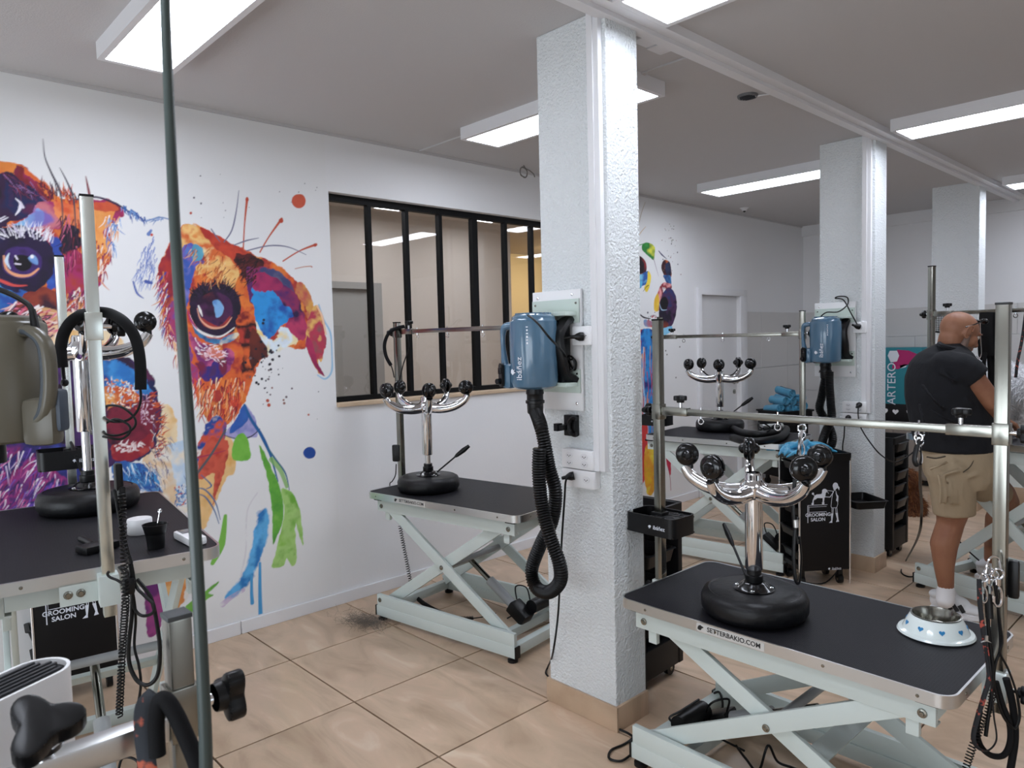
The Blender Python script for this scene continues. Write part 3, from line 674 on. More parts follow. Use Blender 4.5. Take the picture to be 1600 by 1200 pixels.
plug('black plug in the upper low socket of the second pillar, cable leading to the man', on_y(1343, 632, 4.797), (0, -1, -.3), [on_y(1341, 636, 4.75), on_y(1341, 650, 4.75), on_y(1345, 668, 4.74), on_y(1360, 692, 4.72), on_y(1378, 712, 4.75), on_y(1400, 722, 4.9), on_y(1425, 708, 5.0), on_y(1440, 690, 4.95)])
plug('black plug in the lowest socket of the second pillar, half behind the bar', on_y(1326, 652, 4.797), (0, -1, -.3), [on_y(1320, 655, 4.76), on_y(1319, 680, 4.77), on_y(1317, 710, 4.79), on_y(1328, 800, 4.79), on_y(1325, 860, 4.78), on_z(1290, 910, .01), on_z(1240, 905, .01)])

# ================================================================ trolleys
def tray_mesh(w, d, hgt):
    b = B(); o = rrect(w, d, .03, 5); i = rrect(w-.012, d-.012, .026, 5)
    b.prism([(x*.9, y*.9) for x, y in o], 0, .004); n = len(o)
    A = [b.bm.verts.new((x*.9, y*.9, .002)) for x, y in o]; C = [b.bm.verts.new((x, y, hgt)) for x, y in o]; D = [b.bm.verts.new((x*.86, y*.86, .006)) for x, y in i]; E = [b.bm.verts.new((x*.98, y*.98, hgt)) for x, y in i]; G = [b.bm.verts.new((x*1.06, y*1.04, hgt-.003)) for x, y in o]
    for k in range(n):
        j = (k+1) % n
        b.bm.faces.new((A[k], A[j], C[j], C[k])); b.bm.faces.new((D[j], D[k], E[k], E[j])); b.bm.faces.new((C[k], C[j], G[j], G[k])); b.bm.faces.new((C[j], C[k], E[k], E[j]))
    return mesh_of('drawer_tray', b, black)
TRAY = tray_mesh(.28, .30, .055)
def picture_panel(t, M, s):
    """white print: a groomer at a table with a poodle, and the words"""
    b = B()
    def poly(p): b.prism([(x*s, y*s) for x, y in p], 0, .0006, M)
    def line(p, wd):
        for (x0, y0), (x1, y1) in zip(p, p[1:]):
            dx, dy = x1-x0, y1-y0; l = math.hypot(dx, dy) or 1; nx, ny = -dy/l*wd, dx/l*wd
            poly([(x0+nx, y0+ny), (x1+nx, y1+ny), (x1-nx, y1-ny), (x0-nx, y0-ny)])
    def disc(x, y, r, ry=None): poly([(x+r*math.cos(a), y+(ry or r)*math.sin(a)) for a in np.linspace(0, 2*PI, 14, endpoint=False)])
    # table outline, poodle, groomer
    line([(-1.0, .0), (.15, .0)], .012); line([(-1.0, .0), (-1.0, -1.0)], .02); line([(-.93, -.06), (-.93, -.4)], .008); line([(-.93, -.4), (.1, -.4)], .012); line([(-.93, -.1), (.1, -.1)], .008)
    disc(-.02, .78, .15, .13); poly([(-.15, .75), (.05, .68), (.02, .42), (-.1, .38), (-.45, .40), (-.58, .30), (-.62, .52), (-.5, .6), (-.2, .62)])
    poly([(-.62, .5), (-.5, .45), (-.66, .25), (-.66, .08), (-.74, .08), (-.72, .28)]); disc(-.72, .08, .07); poly([(-.12, .45), (-.02, .42), (-.06, .08), (-.14, .08)]); disc(-.1, .09, .075); line([(-.58, .5), (-.68, .62)], .015); disc(-.7, .66, .065)
    disc(.62, 1.05, .16, .19); poly([(.72, 1.12), (.86, .95), (.84, .78), (.76, .92)]); poly([(.5, .95), (.66, .86), (.6, .8), (.5, .85)])
    line([(.5, .75), (.1, .82), (.22, .62)], .012); line([(.52, .72), (.3, .42), (.02, .45)], .02)
    line([(.48, .74), (.42, .40), (.36, -.1), (.40, -.2), (.70, -.2), (.76, .0), (.72, .42), (.66, .74), (.58, .8), (.48, .74)], .012)
    poly([(.62, .7), (.8, .45), (.78, .12), (.66, .2), (.7, .4)])
    line([(.42, -.2), (.42, -.52)], .012); line([(.50, -.2), (.48, -.52)], .012); line([(.62, -.2), (.66, -.5)], .012); line([(.7, -.2), (.74, -.5)], .012)
    poly([(.36, -.52), (.50, -.52), (.44, -.95), (.44, -1.05), (.24, -1.05), (.38, -.92)]); poly([(.62, -.5), (.76, -.5), (.80, -.88), (.84, -1.0), (.66, -1.02), (.72, -.86)])
    o = part('printed_figures', b, print_white, t, 0)
    text_part('printed_words', 'GROOMING\nSALON', .27*s, print_white, o, M @ Matrix.Translation((-.40*s, -.70*s, 0)), bold=.0006)
def trolley(label, K, u, v, hgt, panel=True, side_tray=False, trays=5, w=.32, d=.34, feet=True, grp='black salon trolleys'):
    """K: floor point of the corner nearest the camera; u: along the printed panel; v: along the open side"""
    u = Vector((*u, 0)).normalized(); v = Vector((*v, 0)).normalized(); c = Vector(K)+u*w/2+v*d/2
    rz = math.atan2(u.y, u.x); t = thing('salon_trolley', label, 'trolley', (c.x, c.y, 0), rz, grp)
    s = 1 if (u.x*v.y-u.y*v.x) > 0 else -1     # local y side of v
    # local: x along u, y along v*s ; printed panel at y=-s*d/2, open side at x=-w/2
    pt_, zb_ = (.014, .10) if panel else (.034, .055)
    part('end_panel', B().box((0, -s*d/2, (zb_+hgt)/2), (w, pt_, hgt-zb_), bev=.004), blacks, t)
    part('end_panel', B().box((0, s*d/2, (zb_+hgt)/2), (w, pt_, hgt-zb_), bev=.004), blacks, t)
    if panel: part('base_shelf', B().box((0, 0, .115), (w-.02, d-.02, .03), bev=.004), blacks, t)
    else: part('base_shelf', B().box((0, 0, .12), (w-.006, d-.03, .13), bev=.004), blacks, t)
    tp = B(); zt = hgt
    tp.prism(rrect(w+.02, d+.03, .02, 4), zt-.045, zt, hole=rrect(w-.01, d, .015, 4)); tp.box((0, 0, zt-.04), (w, d, .008)); part('top_tray', tp, black, t)
    for k in range(trays):
        z = (.16 if panel else .235)+(hgt-(.27 if panel else .34))*k/(trays-1)
        o = put('drawer_tray', TRAY, t); o.scale = ((w-.02)/.297, (d-(.03 if panel else .06))/.312, 1.15 if not panel else 1); o.location = (-.035 if k % 2 else -.02, 0, z)
        part('runner', B().box((0, s*(d/2-.012), z+.045), (w-.02, .012, .008)).box((0, -s*(d/2-.012), z+.045), (w-.02, .012, .008)), black, t, 0)
    for x in (-1, 1):
        for y in (-1, 1):
            if feet: part('chrome_upright', B().cyl((x*(w/2-.002), y*(d/2+.008), .09 if not (x > 0 and y == -s) else .012), (x*(w/2-.002), y*(d/2+.008), hgt-.03), .006, n=10), chrome, t)
            q = Vector((x*(w/2-.04), y*(d/2-.04), 0))
            cs = part('wheel', B().cyl(q+Vector((-.012, .004, .030)), q+Vector((.012, .004, .030)), .030, n=18).box(q+Vector((0, .0, .07)), (.03, .02, .06), bev=.004), black, t)
            part('wheel_hub', B().cyl(q+Vector((-.014, .004, .030)), q+Vector((.014, .004, .030)), .011, n=10), steel, cs)
    if panel:
        M = Matrix.Translation((0.0, -s*(d/2+.0076), hgt*.62)) @ (Matrix.Rotation(PI/2, 4, 'X') if s > 0 else Matrix.Rotation(PI, 4, 'Z') @ Matrix.Rotation(PI/2, 4, 'X'))
        picture_panel(t, M, .108); logo(t, M @ Matrix.Translation((.075, -.40, 0)), .024)
    return t
Kg = on_z(1248, 893, .10); Kg.z = 0; Kr = on_z(1322, 889, .10); ug = (Kr.x-Kg.x, Kr.y-Kg.y)
TG = trolley('black grooming salon trolley with blue towels piled on top', Kg, ug, (-ug[1], ug[0]), .82, w=.325, d=.25)
st = put('side_tray', TRAY, TG); st.scale = (.75, .9, .9); st.location = (.325/2+.13, -.02, .47)
trolley('narrow black trolley with open trays squeezed behind the near pillar', (-1.858, 2.49, 0), (-1, -.04), (-.04, 1), .80, panel=False, trays=4, w=.31, d=.30, feet=False)
trolley('black trolley with open trays behind the second pillar', (-1.80, 5.24, 0), (-1, 0), (0, 1), .83, panel=False, trays=6, w=.30, d=.27, feet=False)
Ka = on_z(187, 1040, .10); Kb = on_z(84, 1066, .10)
ua = Vector((Ka.x-Kb.x, Ka.y-Kb.y)); K0 = Vector((Ka.x, Ka.y, 0))-Vector((ua.x, ua.y, 0)).normalized()*.325
trolley('black grooming salon trolley parked under the left grooming table', K0, (ua.x, ua.y), (-ua.y, ua.x), .76, w=.325, d=.28)

# ================================================================ things on and around the tables
def cable(name, label, cat, pts, r=.0045, m=None, n=8, step=8, group=None, flat=1):
    return tag(part(name, B().tube(smooth_path(pts, step), r, n, flat=flat), m or wire), label, cat, group)
def coil_pts(pts, R, pitch, per=9):
    P = smooth_path(pts, 30); out = []; ang = 0; prev = None
    for a, c in zip(P, P[1:]):
        t = (c-a); L = t.length
        if L < 1e-7: continue
        t.normalize(); prev = (prev if prev is not None else t.orthogonal()); prev = (prev-t*prev.dot(t)).normalized(); q = t.cross(prev)
        k = max(1, int(L/pitch*per))
        for i in range(k):
            out.append(a.lerp(c, i/k)+prev*math.cos(ang)*R+q*math.sin(ang)*R); ang += 2*PI/per*(L/pitch*per/k)
    return out
def ring_pts(c, R, ax1, ax2, n=14, a0=0, a1=2*PI): return [Vector(c)+Vector(ax1)*R*math.cos(a)+Vector(ax2)*R*math.sin(a) for a in np.linspace(a0, a1, n)]
UPZ = Vector((0, 0, 1)); RT = Vector((CR.x, CR.y, 0)).normalized(); FW = Vector((CF.x, CF.y, 0)).normalized()
def clip(parent, c, s=1):
    """small swivel snap hook hanging from c"""
    c = Vector(c); b = B()
    b.tube(ring_pts(c-UPZ*.012*s, .011*s, RT, UPZ, 16)[:-1], .0022*s, 6, closed=True); b.cyl(c-UPZ*.022*s, c-UPZ*.036*s, .005*s, n=8)
    b.tube(smooth_path([c-UPZ*.036*s, c-UPZ*.05*s+RT*.007*s, c-UPZ*.072*s+RT*.007*s, c-UPZ*.08*s, c-UPZ*.072*s-RT*.008*s, c-UPZ*.058*s-RT*.008*s], 4), .0026*s, 6)
    return part('snap_hook', b, chrome, parent)

# -- bowl with hearts
bc = on_z(1462, 989.5, .613); bz = .615
bo = thing('dog_bowl', 'white dog bowl with blue hearts and steel inside on the front table', 'bowl', (bc.x, bc.y, bz))
part('bowl_shell', B().lathe([(r*1.17, z*1.0) for r, z in [(0, 0), (.088, 0), (.092, .003), (.089, .009), (.079, .012), (.062, .052), (.059, .056), (.055, .057), (.055, .052), (.05, .01), (0, .008)]], 48), white_gl, bo)
part('steel_insert', B().lathe([(r*1.17, z*1.0) for r, z in [(.0595, .0565), (.060, .059), (.056, .0595), (.052, .050), (.046, .020), (.038, .013), (0, .012)]], 48), steel, bo)
ah = math.atan2(-bc.y, -bc.x)
for k in range(9):
    a = ah-.50+k*2*PI/9; hp = []
    for q in np.linspace(0, 2*PI, 24, endpoint=False): hp.append((.0082*math.sin(q)**3, .0082*(13*math.cos(q)-5*math.cos(2*q)-2*math.cos(3*q)-math.cos(4*q))/16))
    N = Vector((math.cos(a)*.92, math.sin(a)*.92, .39)).normalized(); X = Vector((-math.sin(a), math.cos(a), 0)); Yv = N.cross(X); P = Vector((math.cos(a)*.0837, math.sin(a)*.0837, .0305))
    part('heart_print', B().prism(hp, -.001, .0008, Matrix(((X.x, Yv.x, N.x, P.x), (X.y, Yv.y, N.y, P.y), (X.z, Yv.z, N.z, P.z), (0, 0, 0, 1)))), heart_blue, bo, 0)
# -- left table's small things
za = .9495
p = on_z(219, 833, za); tag(part('round_lid', B().lathe([(0, 0), (.0365, 0), (.038, .002), (.038, .046), (.036, .05), (0, .051)], 32, Matrix.Translation(p)), white_pl), 'white round lid on the left grooming table, beside the black cup', 'lid')
p = on_z(244, 856, za); cup = thing('cup', 'small black cup with a spoon in it on the left table', 'cup', p)
part('cup_body', B().lathe([(0, 0), (.024, 0), (.027, .04), (.028, .041), (.031, .055), (.035, .070), (.036, .074), (.034, .074), (.030, .055), (.024, .006), (0, .005)], 32), black, cup)
sp = thing('spoon', 'steel spoon handle sticking out of the small black cup', 'spoon', p)
part('spoon_handle', B().tube(smooth_path([(0, .0, .012), (.002, .004, .06), (.006, .012, .105), (.007, .014, .118)], 4), .003, 8, radii=None, flat=.5).tube(ring_pts((.007, .014, .112), .005, RT, UPZ, 12)[:-1], .0018, 6, closed=True), chrome, sp)
p = on_z(297, 846, za); RD = on_z(318, 858, za)-on_z(276, 836, za); dv = thing('handheld_reader', 'white flat handheld device with grey screen near the corner of the left table', 'reader', p, math.atan2(RD.y, RD.x))
part('reader_body', B().box((0, 0, .013), (.15, .055, .026), bev=.010), white_pl, dv); part('reader_screen', B().box((-.035, 0, .0265), (.05, .036, .002), bev=.0008), mat('grey_screen', '#6a6d6f', .2), dv)
p = on_z(153, 860, za); br = thing('slicker_brush', 'flat black brush lying beside the near post of the left table', 'brush', p, math.radians(15))
part('brush_head', B().box((0, 0, .012), (.065, .10, .022), bev=.004), black, br); part('brush_handle', B().tube([(-.03, 0, .013), (-.07, .01, .014), (-.13, .02, .014)], .011, 10), black, br)

# -- tool trays on posts
def tool_tray(label, X, Y, z, rz, flip=1):
    t = thing('tool_tray', label, 'tray', (X, Y, z), rz, 'black tool trays on table posts')
    W, D, H = .23, .15, .075
    part('tray_wall', B().prism(rrect(W, D, .025, 5), -H/2, H/2, hole=rrect(W-.01, D-.01, .021, 5)).box((0, 0, -H/2+.003), (W-.01, D-.01, .006)), black, t)
    b = B(); b.box((.045, 0, H/2-.012), (.13, D-.012, .005)); part('holder_plate', b, black, t)
    b = B()
    for x, y, r in ((.07, -.035, .019), (.02, -.035, .019), (-.0, .03, .013), (.03, .03, .011), (.055, .03, .011), (.08, .03, .011), (.055, .055, .009), (.085, .052, .009), (.03, .055, .009)): b.lathe([(r, H/2-.0095), (r+.003, H/2-.0075), (r, H/2-.0065), (r-.002, H/2-.009), (0, H/2-.0092)], 16, Matrix.Translation((x, y, 0)))
    part('tool_hole', b, print_black, t); part('post_sleeve', B().box((.0, .0, 0), (.05, .05, H+.006), bev=.003), black, t)
    for M in (Matrix.Translation((.05, -D/2-.0006, -.005)) @ Matrix.Rotation(PI/2, 4, 'X'),): logo(t, M, .022)
    return t
def post_of(T, s): return T.matrix_basis @ Vector((s*(T['L']/2+.024), 0, 0))
def pw(T, x, y=0): 
    M = Matrix.Translation(T.location) @ T.rotation_euler.to_matrix().to_4x4(); return M @ Vector((x, y, 0))
q = pw(TC, .569); tool_tray('black tool tray on the left post of the foreground table', q.x, q.y, z_at(1026, 815, q.x, q.y), math.radians(-2))
q = pw(TA, -.574); tool_tray('black tool tray on the far post of the left table, before the painted dog', q.x, q.y, z_at(112, 715, q.x, q.y), math.radians(82))
q = pw(TD, -.569); tool_tray('black tool tray on the left post of the table in front of the white door', q.x, q.y, z_at(1032, 656, q.x, q.y), math.radians(8))

# -- foam loop, cable and leads on the left table's near post
Dn = depth_of((*pw(TA, .574).xy, 1.4))-.04
def ad(pts, d): return [at_depth(x, y, d+(q[0] if q else 0)) for x, y, *q in pts]
fo = thing('foam_grip_loop', 'arched black foam covered loop with trailing cable hung on the left table post', 'loop', at_depth(140, 490, Dn+.06))
part('foam_sleeve', B().tube([local(fo, p) for p in smooth_path(ad([(97, 574), (95, 545), (101, 518), (118, 497), (145, 488, .05), (172, 490, .05), (196, 505), (212, 530), (219, 565), (220, 609)], Dn+.02), 8)], .0148, 14), foam, fo)
part('bare_cable', B().tube([local(fo, p) for p in smooth_path(ad([(219, 605), (220, 625), (214, 643), (200, 656), (180, 659), (167, 655), (160, 645, .05), (168, 634, .05), (190, 636), (208, 650), (212, 662), (205, 672), (185, 680), (165, 678), (162, 665, .05), (180, 655), (200, 663), (203, 675), (190, 686), (170, 684), (145, 678, .06), (142, 675, .1)], Dn+.02), 8)], .0034, 8), wire, fo)
part('cable_stub', B().tube([local(fo, p) for p in ad([(98, 572), (99, 585), (101, 597)], Dn+.02)], .005, 8).sph(local(fo, at_depth(101, 598, Dn+.02)), .0105), black, fo)
npost = [c for c in TA.children if c.name.startswith('arm_post')][-1]
kk = pw(TA, .574); kz = z_at(155, 510, kk.x, kk.y)
part('bar_sleeve', B().box((.574, 0, kz), (.042, .042, .075), bev=.002), window_lit_steel, TA)
knob(TA, (.574-.0, .025, kz), (.0, 1, 0), 'clamp_knob', .032)
remote = thing('hand_controller', 'black hand controller hanging beside the near post of the left table', 'controller', at_depth(185, 745, Dn))
part('controller_body', B().box((0, 0, 0), (.026, .02, .075), bev=.008), black, remote); part('controller_body', B().box((.006, .004, -.05), (.022, .018, .05), bev=.006), black, remote)
part('curly_cord', B().tube(coil_pts([local(remote, p) for p in ad([(190, 770), (192, 820, -.02), (194, 880, -.04), (196, 940, -.03), (192, 1000, .02), (189, 1060, .04), (186, 1120, .06)], Dn-.02)], .0085, .010, 8), .0022, 5), wire, remote)
LD = 'leads hanging on the left table post'
cable('grooming_lead', 'black looped lead hanging lowest beneath the left table clamp', 'lead', ad([(178, 765), (186, 800), (197, 850), (206, 885), (212, 915), (225, 930), (240, 945), (238, 958), (222, 962), (210, 950), (205, 920), (200, 895), (188, 885)], Dn-.03), .0042, group=LD)
cable('grooming_lead', 'thin black lead with silver sleeve tied round the left table post', 'lead', ad([(181, 780), (190, 830), (200, 870), (204, 900), (195, 912), (182, 906), (172, 902), (168, 897), (170, 893)], Dn-.035), .0036, group=LD)
cable('grooming_lead', 'long black lead loop hanging down behind the curly cord at left', 'lead', ad([(206, 905), (206, 960), (201, 1010), (203, 1040), (215, 1064), (232, 1070), (246, 1055), (250, 1020), (246, 980), (236, 935), (214, 905)], Dn), .0055, group=LD)
cable('grooming_lead', 'thin black cord falling straight below the left table clamp', 'lead', ad([(186, 886, .03), (194, 897, .0), (203, 908, -.05), (210, 940, -.03), (212, 970), (210, 1010), (217, 1040), (220, 1070), (215, 1110), (213, 1160)], Dn+.01), .0036, group=LD)
tag(part('lead_lock', B().box((0, 0, 0), (.03, .028, .045), Matrix.Translation(at_depth(201, 915, Dn-.04)), bev=.01).cyl(at_depth(201, 868, Dn-.04), at_depth(205, 880, Dn-.04), .0052), black), 'black sliding lock bunching the leads at the left table clamp', 'lock')

# -- table B: loop on the post, hand controller, curly cord, dust
pb = pw(TB, -.569); Db = depth_of((pb.x, pb.y, 1.4))
lp = thing('foam_grip_loop', 'black foam loop hung on the post of the table below the window', 'loop', at_depth(610, 510, Db-.05))
part('foam_sleeve', B().tube([local(lp, p) for p in smooth_path(ad([(611, 571), (603, 556), (601, 537), (608, 520), (620, 513), (632, 510)], Db-.05), 6)], .0105, 10), foam, lp)
part('bare_cable', B().tube([local(lp, p) for p in smooth_path(ad([(632, 510), (637, 525), (638, 545), (630, 570), (623, 600)], Db-.05), 6)], .0035, 6), wire, lp)
part('bare_cable', B().tube([local(lp, p) for p in smooth_path(ad([(611, 571), (614, 580), (616, 590)], Db-.05), 4)], .0035, 6), wire, lp)
hc = thing('hand_controller', 'black hand controller clipped to the post of the table below the window', 'controller', at_depth(619, 708, Db-.045))
part('controller_body', B().box((0, 0, 0), (.045, .025, .10), bev=.01, rz=.6), black, hc)
part('cord', B().tube([local(hc, p) for p in smooth_path(ad([(619, 725), (618, 742), (613, 752, .02), (609, 758, .05), (612, 790, .03)], Db-.04), 6)], .0032, 6), wire, hc)
part('curly_cord', B().tube(coil_pts([local(hc, p) for p in ad([(625, 822), (631, 855), (636, 880), (641, 909)], Db-.1)], .010, .014, 8), .0022, 5), wire, hc)
cc = cable('curly_cord', 'black curly cord lying across the base of the table below the window', 'cord', [(0, 0, 0), (0, 0, .01)], .002)
bpy.data.objects.remove(cc)
tag(part('curly_cord', B().tube(coil_pts([on_z(650, 933, .04), on_z(665, 945, .04), on_z(690, 958, .03), on_z(715, 966, .03), on_z(740, 966, .03)], .011, .009, 8), .0028, 5).tube(smooth_path([on_z(740, 966, .03), on_z(760, 963, .03), on_z(775, 958, .04)], 4), .003, 6), wire), 'black curly cord lying inside the base of the table below the window', 'cord')
b = B()
for k in range(520):
    x, y = rng.normal(0, .5, 2); c = on_z(572+x*34+y*8, 970+y*12, .004+abs(rng.normal(0, .012))); d = Vector(rng.normal(0, 1, 3)); d.z *= .4; d = d.normalized()*.028
    b.tube([c-d, c+Vector(rng.normal(0, .006, 3)), c+d], .0005, 3)
du = part('hair_tuft', b, dust_m, None, 0); tag(du, 'grey tuft of clipped dog hair on the floor by the table below the window', 'hair'); du['kind'] = 'stuff'

# -- hanging leads on the bars of the foreground table
def hang_lead(label, px, bar_y, pts, lab2=None, D=None):
    t = thing('grooming_lead', label, 'lead', at_depth(px, bar_y, D), group='leads on the foreground table bar')
    c = Vector((0, 0, 0)); part('lead_ring', B().tube(ring_pts(c, .013, RT, UPZ, 16)[:-1], .0028, 6, closed=True), chrome, t)
    clip(t, c-UPZ*.012, 1.0)
    part('strap', B().tube([local(t, p) for p in smooth_path(ad(pts, D), 6)], .007, 8, flat=.35), black, t)
    return t
Dc = depth_of((*pw(TC, 0).xy, 1.25))
d1 = depth_of(on_x(1250, 675, pw(TC, -.1).x)) if False else None
def bar_depth(px, y):
    a = pw(TC, .56); c = pw(TC, -.56); best = None
    for k in range(200):
        q = a.lerp(c, k/199); q.z = 1.24; v = q-CAM; u = 800+FOC*v.dot(CR)/v.dot(CF)
        if best is None or abs(u-px) < best[0]: best = (abs(u-px), v.dot(CF))
    return best[1]
D1 = bar_depth(1252, 670); D2 = bar_depth(1436, 672)
L1 = hang_lead('lead with chain and long black loop hanging before the trolley drawing', 1253, 669, [(1249, 700), (1243, 740), (1239, 790), (1242, 830), (1246, 850)], D=D1)
part('chain', B().tube([local(L1, p) for p in smooth_path(ad([(1253, 672), (1250, 690), (1249, 712)], D1), 4)], .006, 6), chrome, L1)
part('lead_loop', B().tube([local(L1, p) for p in smooth_path(ad([(1246, 808), (1242, 830), (1240, 870), (1242, 900), (1246, 912), (1250, 905), (1252, 870), (1249, 838)], D1), 6)], .0068, 8, flat=.5), black, L1)
part('lead_sleeve', B().cyl(local(L1, at_depth(1243, 812, D1-.004)), local(L1, at_depth(1244, 824, D1-.004)), .0085), alu, L1)
L2 = hang_lead('lead with black strap loop hanging from the bar in front of the man', 1437, 678, [(1436, 688), (1431, 704), (1429, 720), (1434, 728), (1439, 716), (1438, 698)], D=D2)
cable('power_cable', 'thin black cable hanging past the man and looping on the floor', 'cable', [at_depth(1438, 725, D2+.0)+Vector((0, 0, 0)), at_depth(1438, 760, D2+.2), at_depth(1440, 800, D2+.5), at_depth(1434, 840, D2+.8), on_z(1416, 875, .02), on_z(1408, 893, .006), on_z(1420, 901, .006), on_z(1438, 898, .02), on_z(1450, 893, .03)], .0045)
cable('power_cable', 'thin black cable running from the man\'s legs to the base of his table', 'cable', [on_z(1496, 842, .25), on_z(1510, 858, .2), on_z(1530, 876, .14)], .0045)

# -- leash cluster on the right post of the foreground table
pr_ = pw(TC, -.569); DR = depth_of((pr_.x, pr_.y, .8))-.04
RLD = 'leads hanging on the right post of the foreground table'
for k, (x, y, s) in enumerate(((1545, 886, 1.25), (1553, 892, 1.1), (1538, 896, 1.0), (1560, 888, 1.3))):
    t = thing('snap_clip', ('silver snap clip hanging left in the bunch on the right post', 'small silver snap clip in the middle of the bunch on the right post', 'silver snap clip lowest in the bunch on the right post', 'largest silver snap clip against the right post')[k], 'clip', at_depth(x, y, DR-.01*k), group='silver snap clips'); clip(t, (0, 0, 0), s)
tag(part('clip_ring', B().tube(smooth_path(ad([(1540, 900), (1543, 880), (1550, 870), (1560, 873), (1563, 890)], DR), 5), .0028, 6), chrome), 'bent silver ring that gathers the snap clips on the right post', 'ring')
cable('grooming_lead', 'patterned webbing lead with red flecks looping low on the right post', 'lead', ad([(1530, 905), (1531, 940), (1536, 985), (1543, 1030), (1545, 1060), (1537, 1090), (1525, 1130), (1521, 1155), (1530, 1170), (1545, 1172), (1557, 1155), (1553, 1120), (1550, 1085), (1547, 1050), (1541, 1005)], DR-.02), .0062, tape_m, flat=.35, group=RLD)
cable('grooming_lead', 'black lead with slider hanging straight in the bunch on the right post', 'lead', ad([(1541, 915), (1543, 960), (1546, 1000), (1551, 1040), (1550, 1080), (1544, 1120), (1540, 1150)], DR-.01), .005, group=RLD)
cable('grooming_lead', 'thin black cord tied around the right post above the white clamp', 'lead', ad([(1556, 915), (1560, 960), (1563, 1010), (1556, 1035), (1553, 1060), (1558, 1090), (1568, 1120), (1585, 1138), (1593, 1120), (1590, 1090)], DR-.01), .0036, group=RLD)
cable('grooming_lead', 'second thin black cord slung to the black knob of the right post', 'lead', ad([(1553, 910), (1559, 950), (1566, 1000), (1562, 1018), (1575, 1045), (1586, 1075), (1592, 1100)], DR-.015), .003, group=RLD)
tag(part('lead_slider', B().tube(ad([(1543, 928), (1545, 945), (1546, 966)], DR-.012), .010, 10, flat=.5), black), 'black oval slider on the lead at the right post', 'slider')
tag(part('silver_bow', B().prism([(-.014, -.006), (-.004, -.001), (-.003, .012), (.004, .012), (.004, -.001), (.014, -.008), (.0, -.003)], -.002, .002, Matrix.Translation(at_depth(1541, 1000, DR-.03)) @ frame_to(-FW)), alu), 'small silver bow shaped slider on the patterned lead', 'slider')
part_ = thing('rubber_hose', 'thick black rubber hose loop hanging from the right post down past the frame', 'hose', at_depth(1560, 1060, DR))
part('hose_loop', B().tube([local(part_, p) for p in smooth_path(ad([(1556, 1065), (1566, 1100), (1577, 1130), (1578, 1160), (1568, 1180), (1548, 1180), (1532, 1165), (1526, 1140), (1531, 1110)], DR), 6)], .0078, 10), foam, part_)
part('hose_tail', B().tube([local(part_, p) for p in smooth_path(ad([(1572, 1060), (1582, 1100), (1586, 1150), (1580, 1195), (1572, 1240)], DR+.01), 6)], .0095, 10), foam, part_)
tag(part('curly_cord', B().tube(coil_pts(ad([(1552, 1080), (1545, 1110), (1530, 1140), (1517, 1175), (1505, 1215)], DR-.005), .009, .0085, 8), .0018, 5), wire), 'black curly cord hanging below the right end of the foreground table', 'cord')
rc = thing('hand_controller', 'black hand controller behind the right post of the foreground table', 'controller', at_depth(1584, 905, DR+.05)); part('controller_body', B().box((0, 0, 0), (.028, .022, .11), bev=.01), black, rc)

# -- cables at the foreground table's base
FC = 'black cables at the base of the foreground table'
cable('power_cable', 'black cable looping on the floor at the pillar foot by the foreground table', 'cable', [on_z(966, 1139, .01), on_z(982, 1146, .006), on_z(988, 1153, .006), on_z(975, 1163, .006), on_z(955, 1172, .006), on_z(952, 1185, .006), on_z(970, 1189, .006), on_z(985, 1180, .01)], .0045, group=FC)
cable('power_cable', 'black cable crossing the base frame of the foreground table', 'cable', [on_z(1092, 1093, .09), on_z(1065, 1110, .085), on_z(1046, 1122, .09), on_z(1062, 1135, .09), on_z(1075, 1145, .085), on_z(1085, 1152, .09), on_z(1100, 1150, .09)], .0045, group=FC)
cable('power_cable', 'black cable arching up behind the base rail of the foreground table', 'cable', [on_z(1116, 1083, .14), on_z(1124, 1082, .16), on_z(1129, 1098, .14), on_z(1128, 1124, .08)], .0045, group=FC)
cable('power_cable', 'bundle end of black cables under the arm of the foreground table', 'cable', [on_z(1150, 1165, .1), on_z(1165, 1185, .05), on_z(1185, 1205, .02), on_z(1200, 1165, .1), on_z(1215, 1190, .04), on_z(1240, 1200, .02), on_z(1280, 1215, .01)], .0045, group=FC)

# -- things on the far table: hose heap
hz = .853
hp_ = thing('dryer_hose', 'black dryer hose heap lying on the far grooming table', 'hose', on_z(1190, 680, hz))
HD = [on_z(1142, 668, hz+.03), on_z(1160, 676, hz+.03), on_z(1185, 679, hz+.04), on_z(1210, 676, hz+.04), on_z(1228, 670, hz+.03), on_z(1222, 682, hz+.028), on_z(1200, 688, hz+.028), on_z(1170, 690, hz+.028), on_z(1145, 684, hz+.03)]
part('hose', B().tube([local(hp_, p) for p in smooth_path(HD, 6)], .026, 12), wire, hp_)
part('steel_nozzle', B().cyl(local(hp_, on_z(1190, 668, hz+.07)), local(hp_, on_z(1222, 666, hz+.07)), .022, n=16), alu, hp_)
part('cable_knot', B().tube([local(hp_, on_z(1200, 668, hz+.08))+Vector((math.cos(a)*.07*(1+.2*math.sin(3*a)), math.sin(a)*.06, .025*math.sin(2.3*a))) for a in np.linspace(0, 11, 60)], .005, 6), wire, hp_)

